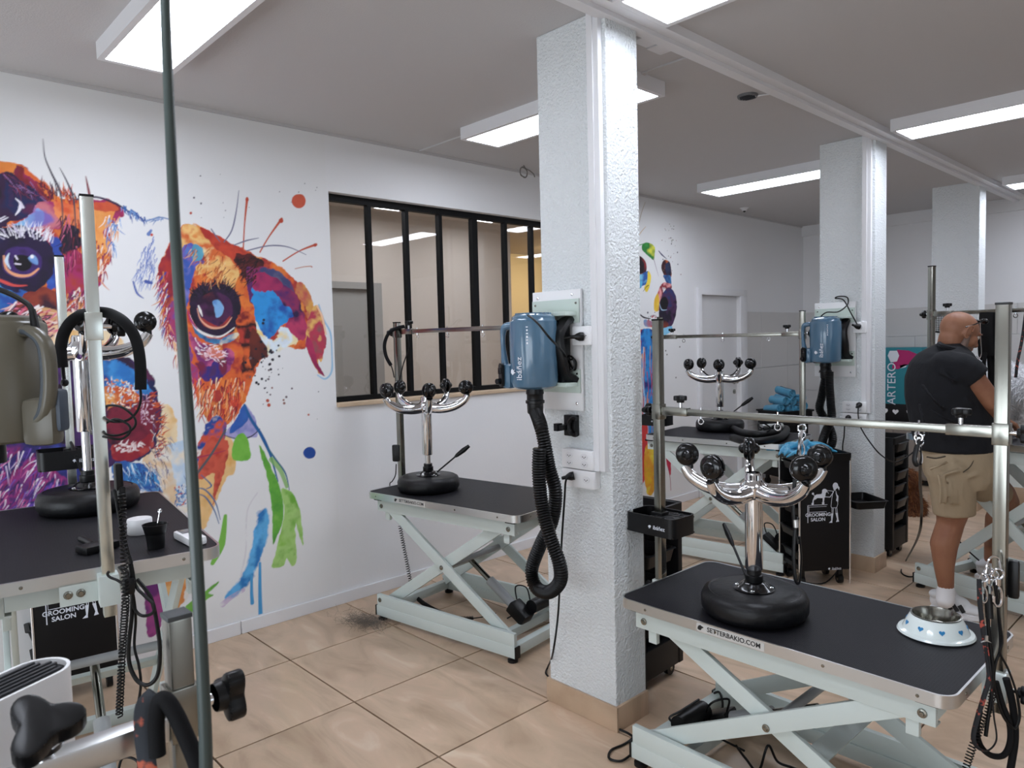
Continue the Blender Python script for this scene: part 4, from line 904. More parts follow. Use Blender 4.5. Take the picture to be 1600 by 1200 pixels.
# -- towels
def cloth(name, label, c, w, d, h, seed, yaw=0):
    """a loose heap of folds fused into one crumpled cloth"""
    r = np.random.default_rng(seed); b = B()
    b.sph((0, 0, .012), (w*.42, d*.42, .018), None, 16)
    for k in range(26):
        a = r.uniform(0, 2*PI); q = r.uniform(.0, .42); x, y = q*w*math.cos(a), q*d*math.sin(a); t = r.uniform(0, PI); l = r.uniform(.05, .13); z = .012+h*(1-(q/.45)**2)*r.uniform(.35, 1)
        P = smooth_path([(x-l*math.cos(t), y-l*math.sin(t), max(.008, z-r.uniform(.01, .035))), (x+r.normal(0, .012), y+r.normal(0, .012), z), (x+l*math.cos(t), y+l*math.sin(t), max(.008, z-r.uniform(.01, .035)))], 5)
        n = len(P); b.tube(P, .01, 8, radii=[.006+.010*math.sin(PI*i/(n-1)) for i in range(n)], flat=.7)
    for k in range(3):
        a = -.9-k*.5; b.tube(smooth_path([(w*.3*math.cos(a), d*.3*math.sin(a), .03), (w*.5*math.cos(a), d*.5*math.sin(a), .012), (w*.58*math.cos(a), d*.62*math.sin(a), -.02-.012*k)], 5), .018, 8, flat=.35)
    o = fused(name, b, towel_b, None, .005, 2); o.location = c; o.rotation_euler = (0, 0, yaw)
    return tag(o, label, 'towel')
gc = Vector((TG.location.x, TG.location.y, .795))
cloth('crumpled_towel', 'crumpled blue towel on the black grooming salon trolley', gc+Vector((-.05, -.04, .004)), .34, .28, .075, 4, .6)
# crate of rolled towels by the far wall
cq = on_x(1222, 640, -3.60); cx_, cy_ = -3.58, 7.35
crt_y = on_x(1222, 640, -3.55).y
CT = Vector((-3.52, crt_y, 0)); zt_ = z_at(1218, 638, CT.x, CT.y)
st_ = thing('trolley_cart', 'black cart under the rolled blue towels by the tiled wall', 'cart', (CT.x, CT.y, 0), -.35)
part('cart_body', B().box((0, 0, .10+(zt_-.26)/2), (.30, .34, zt_-.26), bev=.01), blacks, st_)
for x in (-.11, .11):
    for y in (-.13, .13): part('wheel', B().cyl((x-.012, y, .035), (x+.012, y, .035), .035, n=14).box((x, y, .085), (.03, .03, .05)), black, st_)
cr = thing('towel_crate', 'black crate heaped with rolled blue towels by the tiled wall', 'crate', (CT.x, CT.y, zt_-.16), -.35)
part('crate_wall', B().prism(rrect(.36, .42, .03, 4), 0, .15, hole=rrect(.34, .40, .025, 4)).box((0, 0, .005), (.34, .40, .01)).prism(rrect(.39, .45, .035, 4), .135, .15, hole=rrect(.34, .40, .025, 4)), black, cr)
def roll_mesh():
    b = B(); r0 = []; P = []
    for k in range(60):
        a = k*.30; r = .010+.0021*a; P.append((r*math.cos(a), r*math.sin(a)))
    out = [(x*1.0, y) for x, y in P]; inn = [(x*(1-.006/max(math.hypot(x, y), .012)), y*(1-.006/max(math.hypot(x, y), .012))) for x, y in P]
    A = []
    for z in (-.12, .12): A.append([[b.bm.verts.new((z, x, y)) for x, y in L] for L in (out, inn)])
    for k in range(59):
        for L in (0, 1): b.bm.faces.new((A[0][L][k], A[0][L][k+1], A[1][L][k+1], A[1][L][k]))
        for e in (0, 1): b.bm.faces.new((A[e][0][k], A[e][0][k+1], A[e][1][k+1], A[e][1][k]))
    return mesh_of('rolled_towel', b, towel_b, 50)
RM = roll_mesh(); names = ['leftmost', 'second', 'third', 'rightmost']
M0 = Matrix.Translation(cr.location) @ Matrix.Rotation(-.35, 4, 'Z')
for row, (nn, z, words_) in enumerate(((4, .15, 'in the bottom row of'), (3, .235, 'in the middle row of'), (1, .315, 'on top of'))):
    for k in range(nn):
        o = put('rolled_towel', RM); q = M0 @ Vector((.02*((k+row) % 2), (k-(nn-1)/2)*.098, z+.02)); o.location = q; o.rotation_euler = (1.3*k+row, .12*((k+row) % 3-1), -.35+PI*(k % 2)*0+.15*((k*7+row*3) % 3-1))
        o.scale = (1, 1.05, .95)
        tag(o, f'rolled blue towel, {["leftmost","second from left","third from left","rightmost"][k] if nn > 1 else "alone"}, {words_} the crate heap', 'towel', 'rolled towels in the crate')

# -- far wall things: cartons and shelf
Y0 = 8.29
bx0, bx1 = -2.99, on_y(1440, 590, 7.95).x; zt_ = on_y(1440, 543, 7.95).z; zb_ = on_y(1440, 633, 7.95).z
ct = thing('display_carton', 'turquoise carton with white lettering standing by the back wall', 'carton', ((bx0+bx1)/2, 8.1, zb_))
cw, ch_ = bx1-bx0, zt_-zb_
part('carton_body', B().box((0, 0, ch_/2), (cw, .28, ch_), bev=.004), turq, ct)
M = Matrix.Translation((-cw/2+cw*.20, -.1412, ch_*.36)) @ Matrix.Rotation(PI/2, 4, 'X') @ Matrix.Rotation(PI/2, 4, 'Z')
text_part('lettering', 'ARTERO', .115, print_white, ct, Matrix.Translation((on_y(1393, 600, 7.95).x-ct.location.x, -.1412, ch_*.36)) @ Matrix.Rotation(PI/2, 4, 'X') @ Matrix.Rotation(PI/2, 4, 'Z'))
lx = on_y(1393, 555, 7.95).x-ct.location.x; b = B(); MM = Matrix.Translation((0, -.1405, 0)) @ Matrix.Rotation(PI/2, 4, 'X')
b.prism([(lx+x, ch_-.16+y) for x, y in ((.05, .14), (.16, .13), (.27, .08), (.25, .05), (.14, -.02), (.06, -.06), (.0, -.05))], 0, .001, MM); part('pink_cap_print', b, pink, ct, 0)
b = B(); b.prism([(lx+x, ch_-.08+y) for x, y in ((-.02, .05), (.05, .05), (.07, 0), (.05, -.06), (-.01, -.07), (-.04, 0))], .0, .0016, MM); b.prism([(lx+x, ch_-.22+y) for x, y in ((.08, .04), (.11, .05), (.15, .05), (.13, .02), (.08, .01))], 0, .001, MM); part('white_dog_print', b, print_white, ct, 0)
zl = on_y(1420, 662, 7.95).z
bk = thing('storage_box', 'black box printed with white hearts under the turquoise carton', 'box', ((bx0+bx1)/2, 8.1, zl+.004))
part('box_body', B().box((0, 0, (zb_-zl-.006)/2), (cw*1.0, .27, zb_-zl-.008), bev=.006), blacks, bk)
b = B()
for x, s in ((cw*.32, .05), (cw*.02, .03), (-cw*.2, .04)): b.prism([(x+s*math.sin(q)**3, .11+s*(13*math.cos(q)-5*math.cos(2*q)-2*math.cos(3*q)-math.cos(4*q))/16) for q in np.linspace(0, 2*PI, 20, endpoint=False)], 0, .001, Matrix.Translation((0, -.1354, 0)) @ Matrix.Rotation(PI/2, 4, 'X'))
part('heart_print', b, white_pl, bk, 0)
cb = thing('low_cabinet', 'low grey brown cabinet with dark top carrying the cartons by the back wall', 'cabinet', (-2.72, 8.07, 0))
part('cabinet_top', B().box((0, 0, zl-.02), (1.08, .40, .04), bev=.004), black, cb); part('cabinet_body', B().box((0, .01, (zl-.04)/2+.03), (1.04, .36, zl-.10), bev=.004), mat('taupe_laminate', '#8d837a', .5), cb)
part('cabinet_plinth', B().box((0, .03, .03), (1.0, .3, .06)), black, cb)
for x in (-.26, .26): part('cabinet_door', B().box((x, -.175, (zl-.04)/2+.03), (.505, .014, zl-.14), bev=.003), mat('taupe_door', '#958b82', .5), cb)
# low plinth wall of beige tiles with a white ledge behind the man
kw = thing('raised_bath', 'white raised bath on a tiled step behind the man\'s knees', 'bath', (-1.75, 7.85, 0))
part('tiled_step', B().box((0, 0, .07), (.80, .45, .14), bev=.003), tile_m, kw); part('bath_front', B().prism([(-.38, 0), (.38, 0), (.40, .30), (-.40, .30)], -.2, .2, Matrix.Translation((0, 0, .14)) @ Matrix.Rotation(PI/2, 4, 'X')), white_gl, kw)
# dark niche cabinet far right
g = on_y(1592, 590, 7.8)
nc = thing('steel_bathtub_unit', 'dark grey wall unit beyond the white dog at the right edge', 'unit', (max(g.x+.42, -.82), 7.95, 0))
part('unit_body', B().box((0, .05, .55), (1.0, .5, 1.1), bev=.01), mat('dark_unit', '#5d5b5a', .4), nc); part('unit_hood', B().box((0, .14, 1.38), (1.0, .3, .5), bev=.01), mat('dark_hood', '#4c4b4b', .4), nc)
part('unit_shelf', B().box((0, .1, 1.12), (1.04, .42, .03), bev=.004), steel, nc)

# ================================================================ the man
DM = 3.95
def J(x, y, d=0): return at_depth(x, y, DM+d)
PXM = DM/FOC
def loft(b, rows, n=24):
    """rows: (centre, half width across the view, half width along it)"""
    rings = []
    for c, rx, ry in rows: rings.append([b.bm.verts.new(c+RT*rx*math.cos(a)+FW*ry*math.sin(a)) for a in np.linspace(0, 2*PI, n, endpoint=False)])
    for A, C in zip(rings, rings[1:]):
        for k in range(n): b.bm.faces.new((A[k], A[(k+1) % n], C[(k+1) % n], C[k]))
    b.bm.faces.new(rings[0][::-1]); b.bm.faces.new(rings[-1])
def row(y, l, r, ry, d=0): return (J((l+r)/2, y, d), (r-l)/2*PXM, ry)
heel, toe = on_z(1455, 952), on_z(1535, 971)
man = thing('person', 'bald man in navy polo shirt, beige shorts and white trainers bending over the white dog', 'person', (heel.x+.1, heel.y+.05, 0))
ml = man.location
class MB(B):
    pass
def mpart(name, b, m, vox=None, smooth=6, label=None, parent=None):
    bmesh.ops.translate(b.bm, vec=-ml, verts=b.bm.verts[:])
    o = fused(name, b, m, parent or man, vox, smooth) if vox else part(name, b, m, parent or man)
    if label: o['label'] = label
    return o
hd = (RT*math.cos(.08)+FW*math.sin(.08)).normalized(); pt = .44
hf = hd*math.cos(pt)-UPZ*math.sin(pt); hu = hd*math.sin(pt)+UPZ*math.cos(pt); hl = hu.cross(hf)
hc_ = J(1500.5, 518, .0)
HM = Matrix(((hf.x, hl.x, hu.x, hc_.x), (hf.y, hl.y, hu.y, hc_.y), (hf.z, hl.z, hu.z, hc_.z), (0, 0, 0, 1)))
pf = on_z(1551, 906); far_ank = at_depth(1549, 878, depth_of(pf)); DF = depth_of(pf)-DM
b = B()
def he(c, r, M=None): b.sph(HM @ Vector(c), r, HM.to_3x3().to_4x4() @ (M or Matrix()), 20)
he((-.012, 0, .012), (.104, .078, .090)); he((.03, 0, -.03), (.066, .064, .075)); he((.045, 0, -.082), (.046, .052, .036)); he((.078, 0, -.108), (.024, .028, .02)); he((.078, 0, .018), (.024, .052, .013))
limb(b, [(HM @ Vector((.094, 0, -.002)), .010), (HM @ Vector((.114, 0, -.034)), .014)]); he((.098, .010, -.04), (.014, .009, .009)); he((.098, -.010, -.04), (.014, .009, .009))
he((.094, 0, -.062), (.011, .024, .006)); he((.092, 0, -.075), (.011, .021, .006)); he((.05, .052, -.03), (.03, .016, .03)); he((.05, -.052, -.03), (.03, .016, .03))
for s in (-1, 1):
    he((-.010, s*.078, -.010), (.022, .010, .036), Matrix.Rotation(.2, 4, 'Y'))
limb(b, [(HM @ Vector((-.035, 0, -.055)), .060), (J(1484, 545, .02), .066), (J(1478, 560, .02), .085)])
loft(b, [row(556, 1450, 1508, .14), row(600, 1430, 1520, .16), row(660, 1438, 1536, .155), row(720, 1450, 1545, .16), row(745, 1462, 1540, .15)])
near = [(J(1502, 578, -.15), .055), (J(1524, 595, -.185), .054), (J(1550, 628, -.19), .047), (J(1554, 640, -.13), .048), (J(1550, 648, .0), .034), (J(1551, 652, .05), .029)]
limb(b, near); limb(b, [(J(1500, 566, .18), .062), (J(1526, 610, .22), .05), (J(1545, 640, .24), .044), (J(1562, 652, .16), .032)])
# near hand: palm, four bent fingers and a thumb closing on the dog's coat
def hand(w0, dirn, nrm, sc=1):
    dirn = dirn.normalized(); nrm = (nrm-dirn*nrm.dot(dirn)).normalized(); sd = dirn.cross(nrm)
    limb(b, [(w0, .026*sc), (w0+dirn*.03*sc, .024*sc)])
    for k, (off, ln) in enumerate(((-.030, .068), (-.010, .078), (.010, .074), (.029, .058))):
        k0 = w0+dirn*.072*sc+sd*off*sc; limb(b, [(w0+dirn*.015*sc+sd*off*.6*sc, .015*sc), (k0, .0115*sc)])
        k1 = k0+(dirn*.85-nrm*.5).normalized()*ln*.5*sc; k2 = k1+(dirn*.45-nrm*.9).normalized()*ln*.5*sc
        limb(b, [(k0, .0105*sc), (k1, .0092*sc), (k2, .0075*sc)])
    t0 = w0+dirn*.02*sc-sd*.026*sc; t1 = t0+(dirn*.6-sd*.7-nrm*.3).normalized()*.04*sc; t2 = t1+(dirn*.85-nrm*.5).normalized()*.03*sc
    limb(b, [(w0+dirn*.005*sc-sd*.012*sc, .018*sc), (t0, .015*sc), (t1, .0115*sc), (t2, .009*sc)])
hand(J(1551, 653, .06), RT*.55+FW*.5-UPZ*.35, UPZ*.8-RT*.3-FW*.2)
hand(J(1564, 653, .16), RT*.7-FW*.2-UPZ*.4, UPZ)
limb(b, [(J(1488, 735, -.06), .10), (J(1489, 795, -.06), .082), (J(1485, 818, -.05), .066), (J(1475, 850, -.04), .068), (J(1475, 885, -.04), .050), (J(1478, 916, -.03), .039), (J(1478, 935, -.03), .042)])
limb(b, [(J(1522, 735, .08), .10), (J(1562, 772, .22), .080), (at_depth(1571, 785, DM+.28), .070), (at_depth(1562, 812, DM+.32), .074), (at_depth(1553, 846, DM+DF*.9), .052), (far_ank, .040), (at_depth(1550, 890, DM+DF), .042)])
mpart('body', b, skin, .006, 4)
# head details
for s_ in (-1, 1):
    b = B(); RE = Matrix.Rotation(.2, 4, 'Y')
    b.tube(smooth_path([HM @ (Vector((-.010, s_*.088, -.010)) + RE @ Vector(v)) for v in ((.014, 0, .010), (.008, 0, .030), (-.008, s_*.003, .034), (-.020, s_*.004, .018), (-.019, s_*.004, -.006), (-.008, 0, -.028), (.004, 0, -.034), (.008, 0, -.022))], 4), .0045, 8)
    b.sph(HM @ Vector((-.006, s_*.086, -.012)), (.010, .004, .014), HM.to_3x3().to_4x4(), 10)
    mpart('ear_rim', b, skin)
b = B()
for s in (-1, 1): b.sph(HM @ Vector((.083, s*.030, .000)), .0125, None, 14)
mpart('eye', b, mat('eye_white', '#d8d2cc', .25))
b = B()
for s in (-1, 1): b.sph(HM @ Vector((.093, s*.031, -.001)), (.0045, .0045, .0045), None, 10)
mpart('iris', b, print_black)
b = B()
for s in (-1, 1): b.tube(smooth_path([HM @ Vector(v) for v in ((.098, s*.012, .018), (.098, s*.03, .025), (.086, s*.05, .018))], 4), .0045, 6)
mpart('eyebrow', b, beard_m)
b = B()
he((.043, 0, -.080), (.049, .056, .039)); he((.076, 0, -.106), (.027, .031, .022)); he((.097, 0, -.052), (.009, .026, .006))
for s in (-1, 1): limb(b, [(HM @ Vector((.012, s*.058, -.075)), .020), (HM @ Vector((.008, s*.064, -.045)), .016), (HM @ Vector((.006, s*.07, -.01)), .010)])
mpart('beard', b, beard_m, .006, 3)
b = B()
for s in (-1, 1):
    b.tube(smooth_path([HM @ Vector(v) for v in ((-.040, s*.086, .006), (-.012, s*.090, .030), (.03, s*.084, .068), (.062, s*.062, .098))], 5), .0032, 6)
    b.sph(HM @ Vector((.078, s*.034, .094)), (.016, .030, .014), HM.to_3x3().to_4x4() @ Matrix.Rotation(.5, 4, 'Y'), 14)
b.tube([HM @ Vector((.084, -.012, .096)), HM @ Vector((.084, .012, .096))], .003, 6)
mpart('sunglasses', b, blackg, label='dark sunglasses pushed up on his bald head')
# clothes
b = B()
loft(b, [row(536, 1468, 1500, .075, .02), row(543, 1454, 1505, .10), row(552, 1440, 1512, .15), row(566, 1430, 1519, .195), row(590, 1422, 1524, .205), row(620, 1421, 1531, .20), row(650, 1426, 1543, .20), row(675, 1431, 1549, .20), row(692, 1436, 1550, .195), row(703, 1438, 1549, .19)])
limb(b, [(J(1480, 574, -.11), .090), (J(1502, 575, -.160), .080), (J(1512, 580, -.178), .077)]); b.cyl(J(1510, 578, -.175), J(1527, 592, -.195), .079, .072, 20); limb(b, [(J(1485, 572, .12), .085), (J(1508, 582, .19), .074)]); b.cyl(J(1508, 582, .19), J(1522, 598, .21), .074, .070, 20)
for k, (x0, y0, x1, y1) in enumerate(((1440, 600, 1475, 640), (1452, 640, 1500, 662), (1500, 612, 1528, 640), (1470, 580, 1506, 600), (1462, 670, 1520, 684), (1436, 630, 1450, 680))): b.tube(smooth_path([J(x0, y0, -.17), J((x0+x1)/2, (y0+y1)/2+3, -.212), J(x1, y1, -.17)], 4), .010, 6)
sh = mpart('polo_shirt', b, shirt_m, .009, 4)
b = B(); P = smooth_path([J(1468, 538, -.02), J(1474, 541, -.09), J(1490, 545, -.09), J(1504, 546, -.03), J(1503, 545, .05), J(1488, 540, .1), J(1472, 537, .06)], 5, closed=True)
b.tube(P, .014, 8, closed=True, flat=1.0); mpart('shirt_collar', b, shirt_m, parent=None)
b = B()
loft(b, [row(692, 1440, 1548, .18), row(706, 1444, 1551, .188), row(725, 1446, 1554, .19), row(745, 1452, 1550, .185), row(758, 1462, 1535, .17)])
limb(b, [(J(1484, 735, -.07), .118), (J(1488, 755, -.07), .112)]); b.cyl(J(1488, 755, -.07), J(1491, 804, -.065), .112, .100, 24)
limb(b, [(J(1520, 735, .08), .115), (J(1532, 748, .12), .106)]); b.cyl(J(1532, 748, .12), J(1555, 774, .20), .106, .094, 24)
for k in range(5): b.tube(smooth_path([J(1466+9*k, 742+4*(k % 3), -.17), J(1470+8*k, 766+5*(k % 2), -.178), J(1468+9*k, 788, -.168)], 4), .009, 6)
for y_, a_, c_ in ((728, 1452, 1480), (737, 1470, 1512), (744, 1500, 1535)): b.tube(smooth_path([J(a_, y_+6, -.16), J((a_+c_)/2, y_, -.19), J(c_, y_-6, -.17)], 4), .009, 6)
mpart('shorts', b, khaki, .008, 3)
b = B(); b.tube(smooth_path([J(1449, 714, -.135), J(1462, 716, -.175), J(1477, 713, -.19)], 4), .004, 6, flat=2.2); b.tube(smooth_path([J(1519, 700, -.178), J(1522, 715, -.18), J(1516, 729, -.185), J(1505, 738, -.19)], 4), .0025, 6); mpart('pocket_seam', b, mat('pocket_shadow_cloth', '#4a4136', .95))  # tubes along the pocket seams, pocket shade put into their dark colour
b = B(); b.tube(ring_pts(J(1551, 647, .01), .038, RT, FW, 18)[:-1], .005, 8, closed=True); mpart('wristband', b, black)
# socks and shoes
def shoe(a, z, ang_px, s):
    """a: heel, z: toe tip (floor points)"""
    d = (z-a); L = d.length; d.normalize(); n = Vector((-d.y, d.x, 0)); M = Matrix(((d.x, n.x, 0, a.x), (d.y, n.y, 0, a.y), (0, 0, 1, a.z), (0, 0, 0, 1)))
    out = [(0, -.03), (.01, -.037), (.35, -.036), (.62, -.050), (.85, -.044), (.96, -.025), (1, 0), (.96, .025), (.85, .044), (.62, .050), (.35, .036), (.01, .037), (0, .03)]
    b = B(); b.prism([(x*L, y) for x, y in out], 0, .034, M); bmesh.ops.bevel(b.bm, geom=b.bm.edges[:], offset=.006, segments=2, affect='EDGES'); mpart('shoe_sole', b, sock_m)
    b = B()
    for x, y, zz, r in ((.15, 0, .062, (.046, .038, .046)), (.15, 0, .096, (.050, .046, .026)), (.34, 0, .100, (.046, .040, .046)), (.32, 0, .07, (.06, .043, .052)), (.5, 0, .066, (.07, .047, .044)), (.72, 0, .048, (.07, .048, .028)), (.87, 0, .04, (.036, .038, .022))): b.sph(M @ Vector((x*L, y, zz)), r, M.to_3x3().to_4x4(), 18)
    up = mpart('shoe_upper', b, shoe_m, .006, 4)
    b = B()
    for k in range(3):
        x = .46+.125*k
        for q in (-1, 1): b.bar(M @ Vector((x*L, q*.0475, .040)), M @ Vector(((x-.10)*L, q*.040, .072)), .020, .014, up=M.to_3x3() @ Vector((0, q, .25)), bev=.001)
    mpart('shoe_stripe', b, print_black)
    b = B()
    for k in range(5): b.bar(M @ Vector(((.40+.05*k)*L, -.022, .094-.006*k)), M @ Vector(((.40+.05*k)*L, .022, .094-.006*k)), .006, .006)
    mpart('shoe_lace', b, sock_m)
    b = B(); b.box((0, 0, 0), (.036, .004, .012), M @ Matrix.Translation((.25*L, -.0375, .018)), bev=.0015); mpart('sole_window', b, print_black)
shoe(heel, toe, 0, 1)
fh = Vector((pf.x, pf.y, 0))-RT*.08; shoe(fh, fh+RT*.23+FW*.10, 0, 1)
b = B(); limb(b, [(J(1478, 921, -.03), .0425), (J(1477, 937, -.03), .0455)]); mpart('sock', b, sock_m)
b = B(); limb(b, [(at_depth(1549, 876, DM+DF), .044), (at_depth(1550, 892, DM+DF), .046)]); mpart('sock', b, sock_m)

# ================================================================ the dogs
def coat(name, src, m, parent, n, ln, wd, down=.5, seed=3):
    r = np.random.default_rng(seed); me = src.data; vs = np.zeros(len(me.vertices)*3); ns = np.zeros(len(me.vertices)*3)
    me.vertices.foreach_get('co', vs); me.vertices.foreach_get('normal', ns); vs = vs.reshape(-1, 3); ns = ns.reshape(-1, 3)
    idx = r.integers(0, len(vs), n); V = []; F = []
    for i in idx:
        p = vs[i]; d = ns[i]+r.normal(0, .35, 3)+np.array([0, 0, -down]); d /= np.linalg.norm(d); l = ln*r.uniform(.5, 1.2)
        a = np.cross(d, r.normal(0, 1, 3)); a = a/np.linalg.norm(a)*wd; c = np.cross(d, a)
        k = len(V); V += [p-d*.006+a, p-d*.006-a*.5+c*.87, p-d*.006-a*.5-c*.87, p+d*l+np.array([0, 0, -down*l*.4])]
        F += [(k, k+1, k+3), (k+1, k+2, k+3), (k+2, k, k+3)]
    mm = bpy.data.meshes.new(name); mm.from_pydata([tuple(v) for v in V], [], F); mm.materials.append(m)
    o = put(name, mm, parent); o['kind'] = 'stuff'; return o
ud = Vector((.958, -.287, 0)); uw = Vector((.287, .958, 0))
dp = at_depth(1625, 690, 4.55); dz0 = .931
wd_ = thing('dog', 'fluffy white dog standing on the table at the right edge, held by the man', 'dog', (dp.x, dp.y, dz0))
b = B()
def D(x, y, z): return ud*x+uw*y+Vector((0, 0, z))
b.sph(D(0, 0, .26), (.24, .125, .125), Matrix.Rotation(-.29, 4, 'Z'), 20); b.sph(D(-.19, 0, .27), (.12, .115, .13), None, 18); b.sph(D(.17, 0, .25), (.12, .12, .14), None, 18)
for x in (-.2, .2):
    for y in (-.07, .07):
        k = -.03 if x < 0 else .01
        limb(b, [(D(x, y, .22), .07), (D(x+.02, y, .13), .045), (D(x+k, y, .07), .034), (D(x, y, .022), .030)]); b.sph(D(x+.025, y, .02), (.045, .034, .02), Matrix.Rotation(-.29, 4, 'Z'), 12)
limb(b, [(D(.22, 0, .30), .10), (D(.32, 0, .40), .085)]); b.sph(D(.36, 0, .45), .095, None, 18); limb(b, [(D(.42, 0, .44), .05), (D(.48, 0, .42), .036)])
for s in (-1, 1): b.sph(D(.35, s*.085, .43), (.03, .02, .07), None, 12)
limb(b, [(D(-.28, 0, .34), .03), (D(-.33, 0, .40), .035), (D(-.30, 0, .45), .03)])
wb = fused('body', b, fur_white, wd_, .009, 4); coat('coat', wb, fur_white, wd_, 7000, .04, .004, .35)
part('nose', B().sph(D(.515, 0, .425), .014), black, wd_); part('eye', B().sph(D(.43, -.045, .475), .010).sph(D(.43, .045, .475), .010), black, wd_)
ps = on_z(1438, 798); bd = thing('dog', 'small brown long haired dog sitting on the floor behind the man', 'dog', (ps.x-.07, ps.y-.16, 0), math.atan2(-ps.y, -ps.x))
b = B()    # local +x towards the camera
b.sph((-.06, 0, .11), (.13, .115, .11), None, 18); limb(b, [((-.03, 0, .13), .10), ((.02, 0, .22), .085), ((.04, 0, .27), .07)])
b.sph((.05, 0, .33), (.075, .075, .07), None, 18); limb(b, [((.10, 0, .31), .042), ((.15, 0, .295), .03)])
for s in (-1, 1):
    limb(b, [((.06, s*.055, .19), .04), ((.08, s*.055, .09), .028), ((.085, s*.055, .02), .026)]); b.sph((.105, s*.055, .016), (.038, .026, .018), None, 12)
    b.sph((-.0, s*.11, .07), (.09, .04, .065), None, 14); b.sph((.08, s*.115, .018), (.045, .026, .018), None, 12); b.sph((.045, s*.082, .30), (.03, .018, .075), None, 14)
limb(b, [((-.17, 0, .06), .03), ((-.24, .04, .03), .024)])
bb_ = fused('body', b, fur_brown, bd, .008, 3); coat('coat', bb_, fur_brown, bd, 3600, .045, .0035, .8, 5); coat('coat', bb_, mat('dark_brown_fur', '#47291a', .95), bd, 1500, .05, .0035, .9, 8); coat('coat', bb_, mat('tan_fur', '#a0683c', .95), bd, 1500, .04, .003, .7, 9)
part('nose', B().sph((.182, 0, .298), .013), black, bd); part('eye', B().sph((.118, -.03, .345), .009).sph((.118, .03, .345), .009), black, bd)
# harness bundle and lead on the bar of the man's table
De = depth_of((*pw(TE, -.1).xy, 1.65))
hb = thing('harness_bundle', 'bundle of black harness straps hanging from the bar beside the man\'s face', 'harness', at_depth(1545, 492, De))
part('padded_strap', B().tube([local(hb, p) for p in smooth_path(ad([(1541, 488), (1540, 510), (1541, 535), (1545, 556)], De), 4)], .034, 8, flat=.35).tube([local(hb, p) for p in smooth_path(ad([(1552, 488), (1553, 515), (1553, 545), (1555, 560)], De+.02), 4)], .026, 8, flat=.4), foam, hb)
for k, L in enumerate(([(1540, 550), (1537, 575), (1540, 610), (1538, 640)], [(1545, 555), (1547, 590), (1544, 620), (1547, 650)], [(1554, 555), (1556, 600), (1560, 640), (1566, 668)], [(1551, 550), (1549, 600), (1551, 640), (1548, 690)], [(1533, 500), (1531, 530), (1532, 555), (1536, 562)])):
    part('hanging_strap', B().tube([local(hb, p) for p in smooth_path(ad(L, De+.01*k), 5)], .011, 8, flat=.35), foam, hb)
part('silver_hook', B().tube([local(hb, p) for p in smooth_path(ad([(1531, 500), (1532, 530), (1533, 552), (1530, 560), (1526, 556)], De-.03), 5)], .003, 6), chrome, hb)
cable('grooming_lead', 'dark patterned lead running down from the bar to the white dog', 'lead', ad([(1603, 486), (1597, 530), (1590, 565), (1587, 590)], De-.02), .008, tape_m, flat=.4)
# wire basket on the third pillar
g = thing('wire_rack', 'cloud shaped black wire rack on the third pillar behind the man\'s head', 'rack', on_y(1468, 506, 7.06))
b = B(); q = [((x-1468)*.0061, -(y-506)*.0061) for x, y in ((1457, 500), (1460, 493), (1467, 491), (1474, 493), (1482, 497), (1484, 505), (1482, 514), (1474, 518), (1466, 518), (1458, 515), (1455, 507))]
b.tube(smooth_path([(x, -.02, z) for x, z in q], 4, closed=True), .004, 6, closed=True); b.tube(smooth_path([(x*.97, .012, z*.97) for x, z in q], 4, closed=True), .004, 6, closed=True)
part('rim_wire', b, black, g); b = B()
for k in range(-4, 5): b.cyl((k*.018, -.02, -.065), (k*.018, -.02, .075), .0018, n=6); b.cyl((-.075, -.02, k*.016), (.09, -.02, k*.016), .0018, n=6)
part('mesh_wire', b, black, g)

# ================================================================ near left corner: arm, knobs, straps, box, dryer, rod
X5 = .569
po = part('arm_post', B().box((X5, 0, (1.178+.65)/2), (.031, .031, 1.178-.65), bev=.002), steel, TF); part('post_cap', B().box((X5, 0, 1.181), (.033, .033, .007), bev=.001), mat('grey_cap', '#3d4042', .6), po)
part('post_clamp', B().box((X5, 0, .72), (.05, .05, .085), bev=.003), powder, TF)
part('cross_bar', B().box((.0, 0, 1.03), (1.09, .024, .028), bev=.002).box((X5-.10, 0, 1.03), (.16, .030, .034), bev=.002), alu, TF)
part('bar_sleeve', B().box((X5, 0, 1.045), (.040, .040, .075), bev=.002), steel, TF)
knob(TF, (X5+.022, 0, 1.045), (1, 0, 0), 'clamp_knob', .040); knob(TF, (X5-.165, -.004, 1.052), (-.1, -.55, .83), 'clamp_knob', .047)
part('arm_post', B().box((-X5, 0, (1.178+.65)/2), (.031, .031, 1.178-.65), bev=.002), steel, TF)
cable('rubber_hose', 'thick black hose arching over the near left post', 'hose', ad([(246, 1180), (244, 1130), (248, 1098), (258, 1094), (272, 1112), (290, 1150), (310, 1200), (325, 1260)], .93), .0105, foam, n=12)
cable('patterned_lead', 'dark webbing lead with red and orange print at the near left post', 'lead', ad([(243, 1085), (226, 1105), (224, 1140), (228, 1180), (235, 1230)], .94), .012, mat('floral_webbing', '#20242b', .7, var=(34, '#b5583f', .54, .60)), flat=.25)
BX = at_depth(88, 1020, 1.10); bdir = Vector((.465, -.885, 0)).normalized(); ct_ = Vector((BX.x, BX.y, 0))+bdir*.15
ap = thing('air_purifier', 'white slim box with black slatted top in the near left corner', 'appliance', (ct_.x, ct_.y, .781), math.atan2(bdir.y, bdir.x))
hb_ = 1.085-.781; part('shell', B().prism(rrect(.32, .085, .042, 8), 0, hb_, hole=rrect(.31, .075, .037, 8)).prism(rrect(.318, .083, .041, 8), 0, .01), white_pl, ap)
part('top_grille', B().prism(rrect(.309, .074, .0365, 8), hb_-.02, hb_-.008), black, ap)
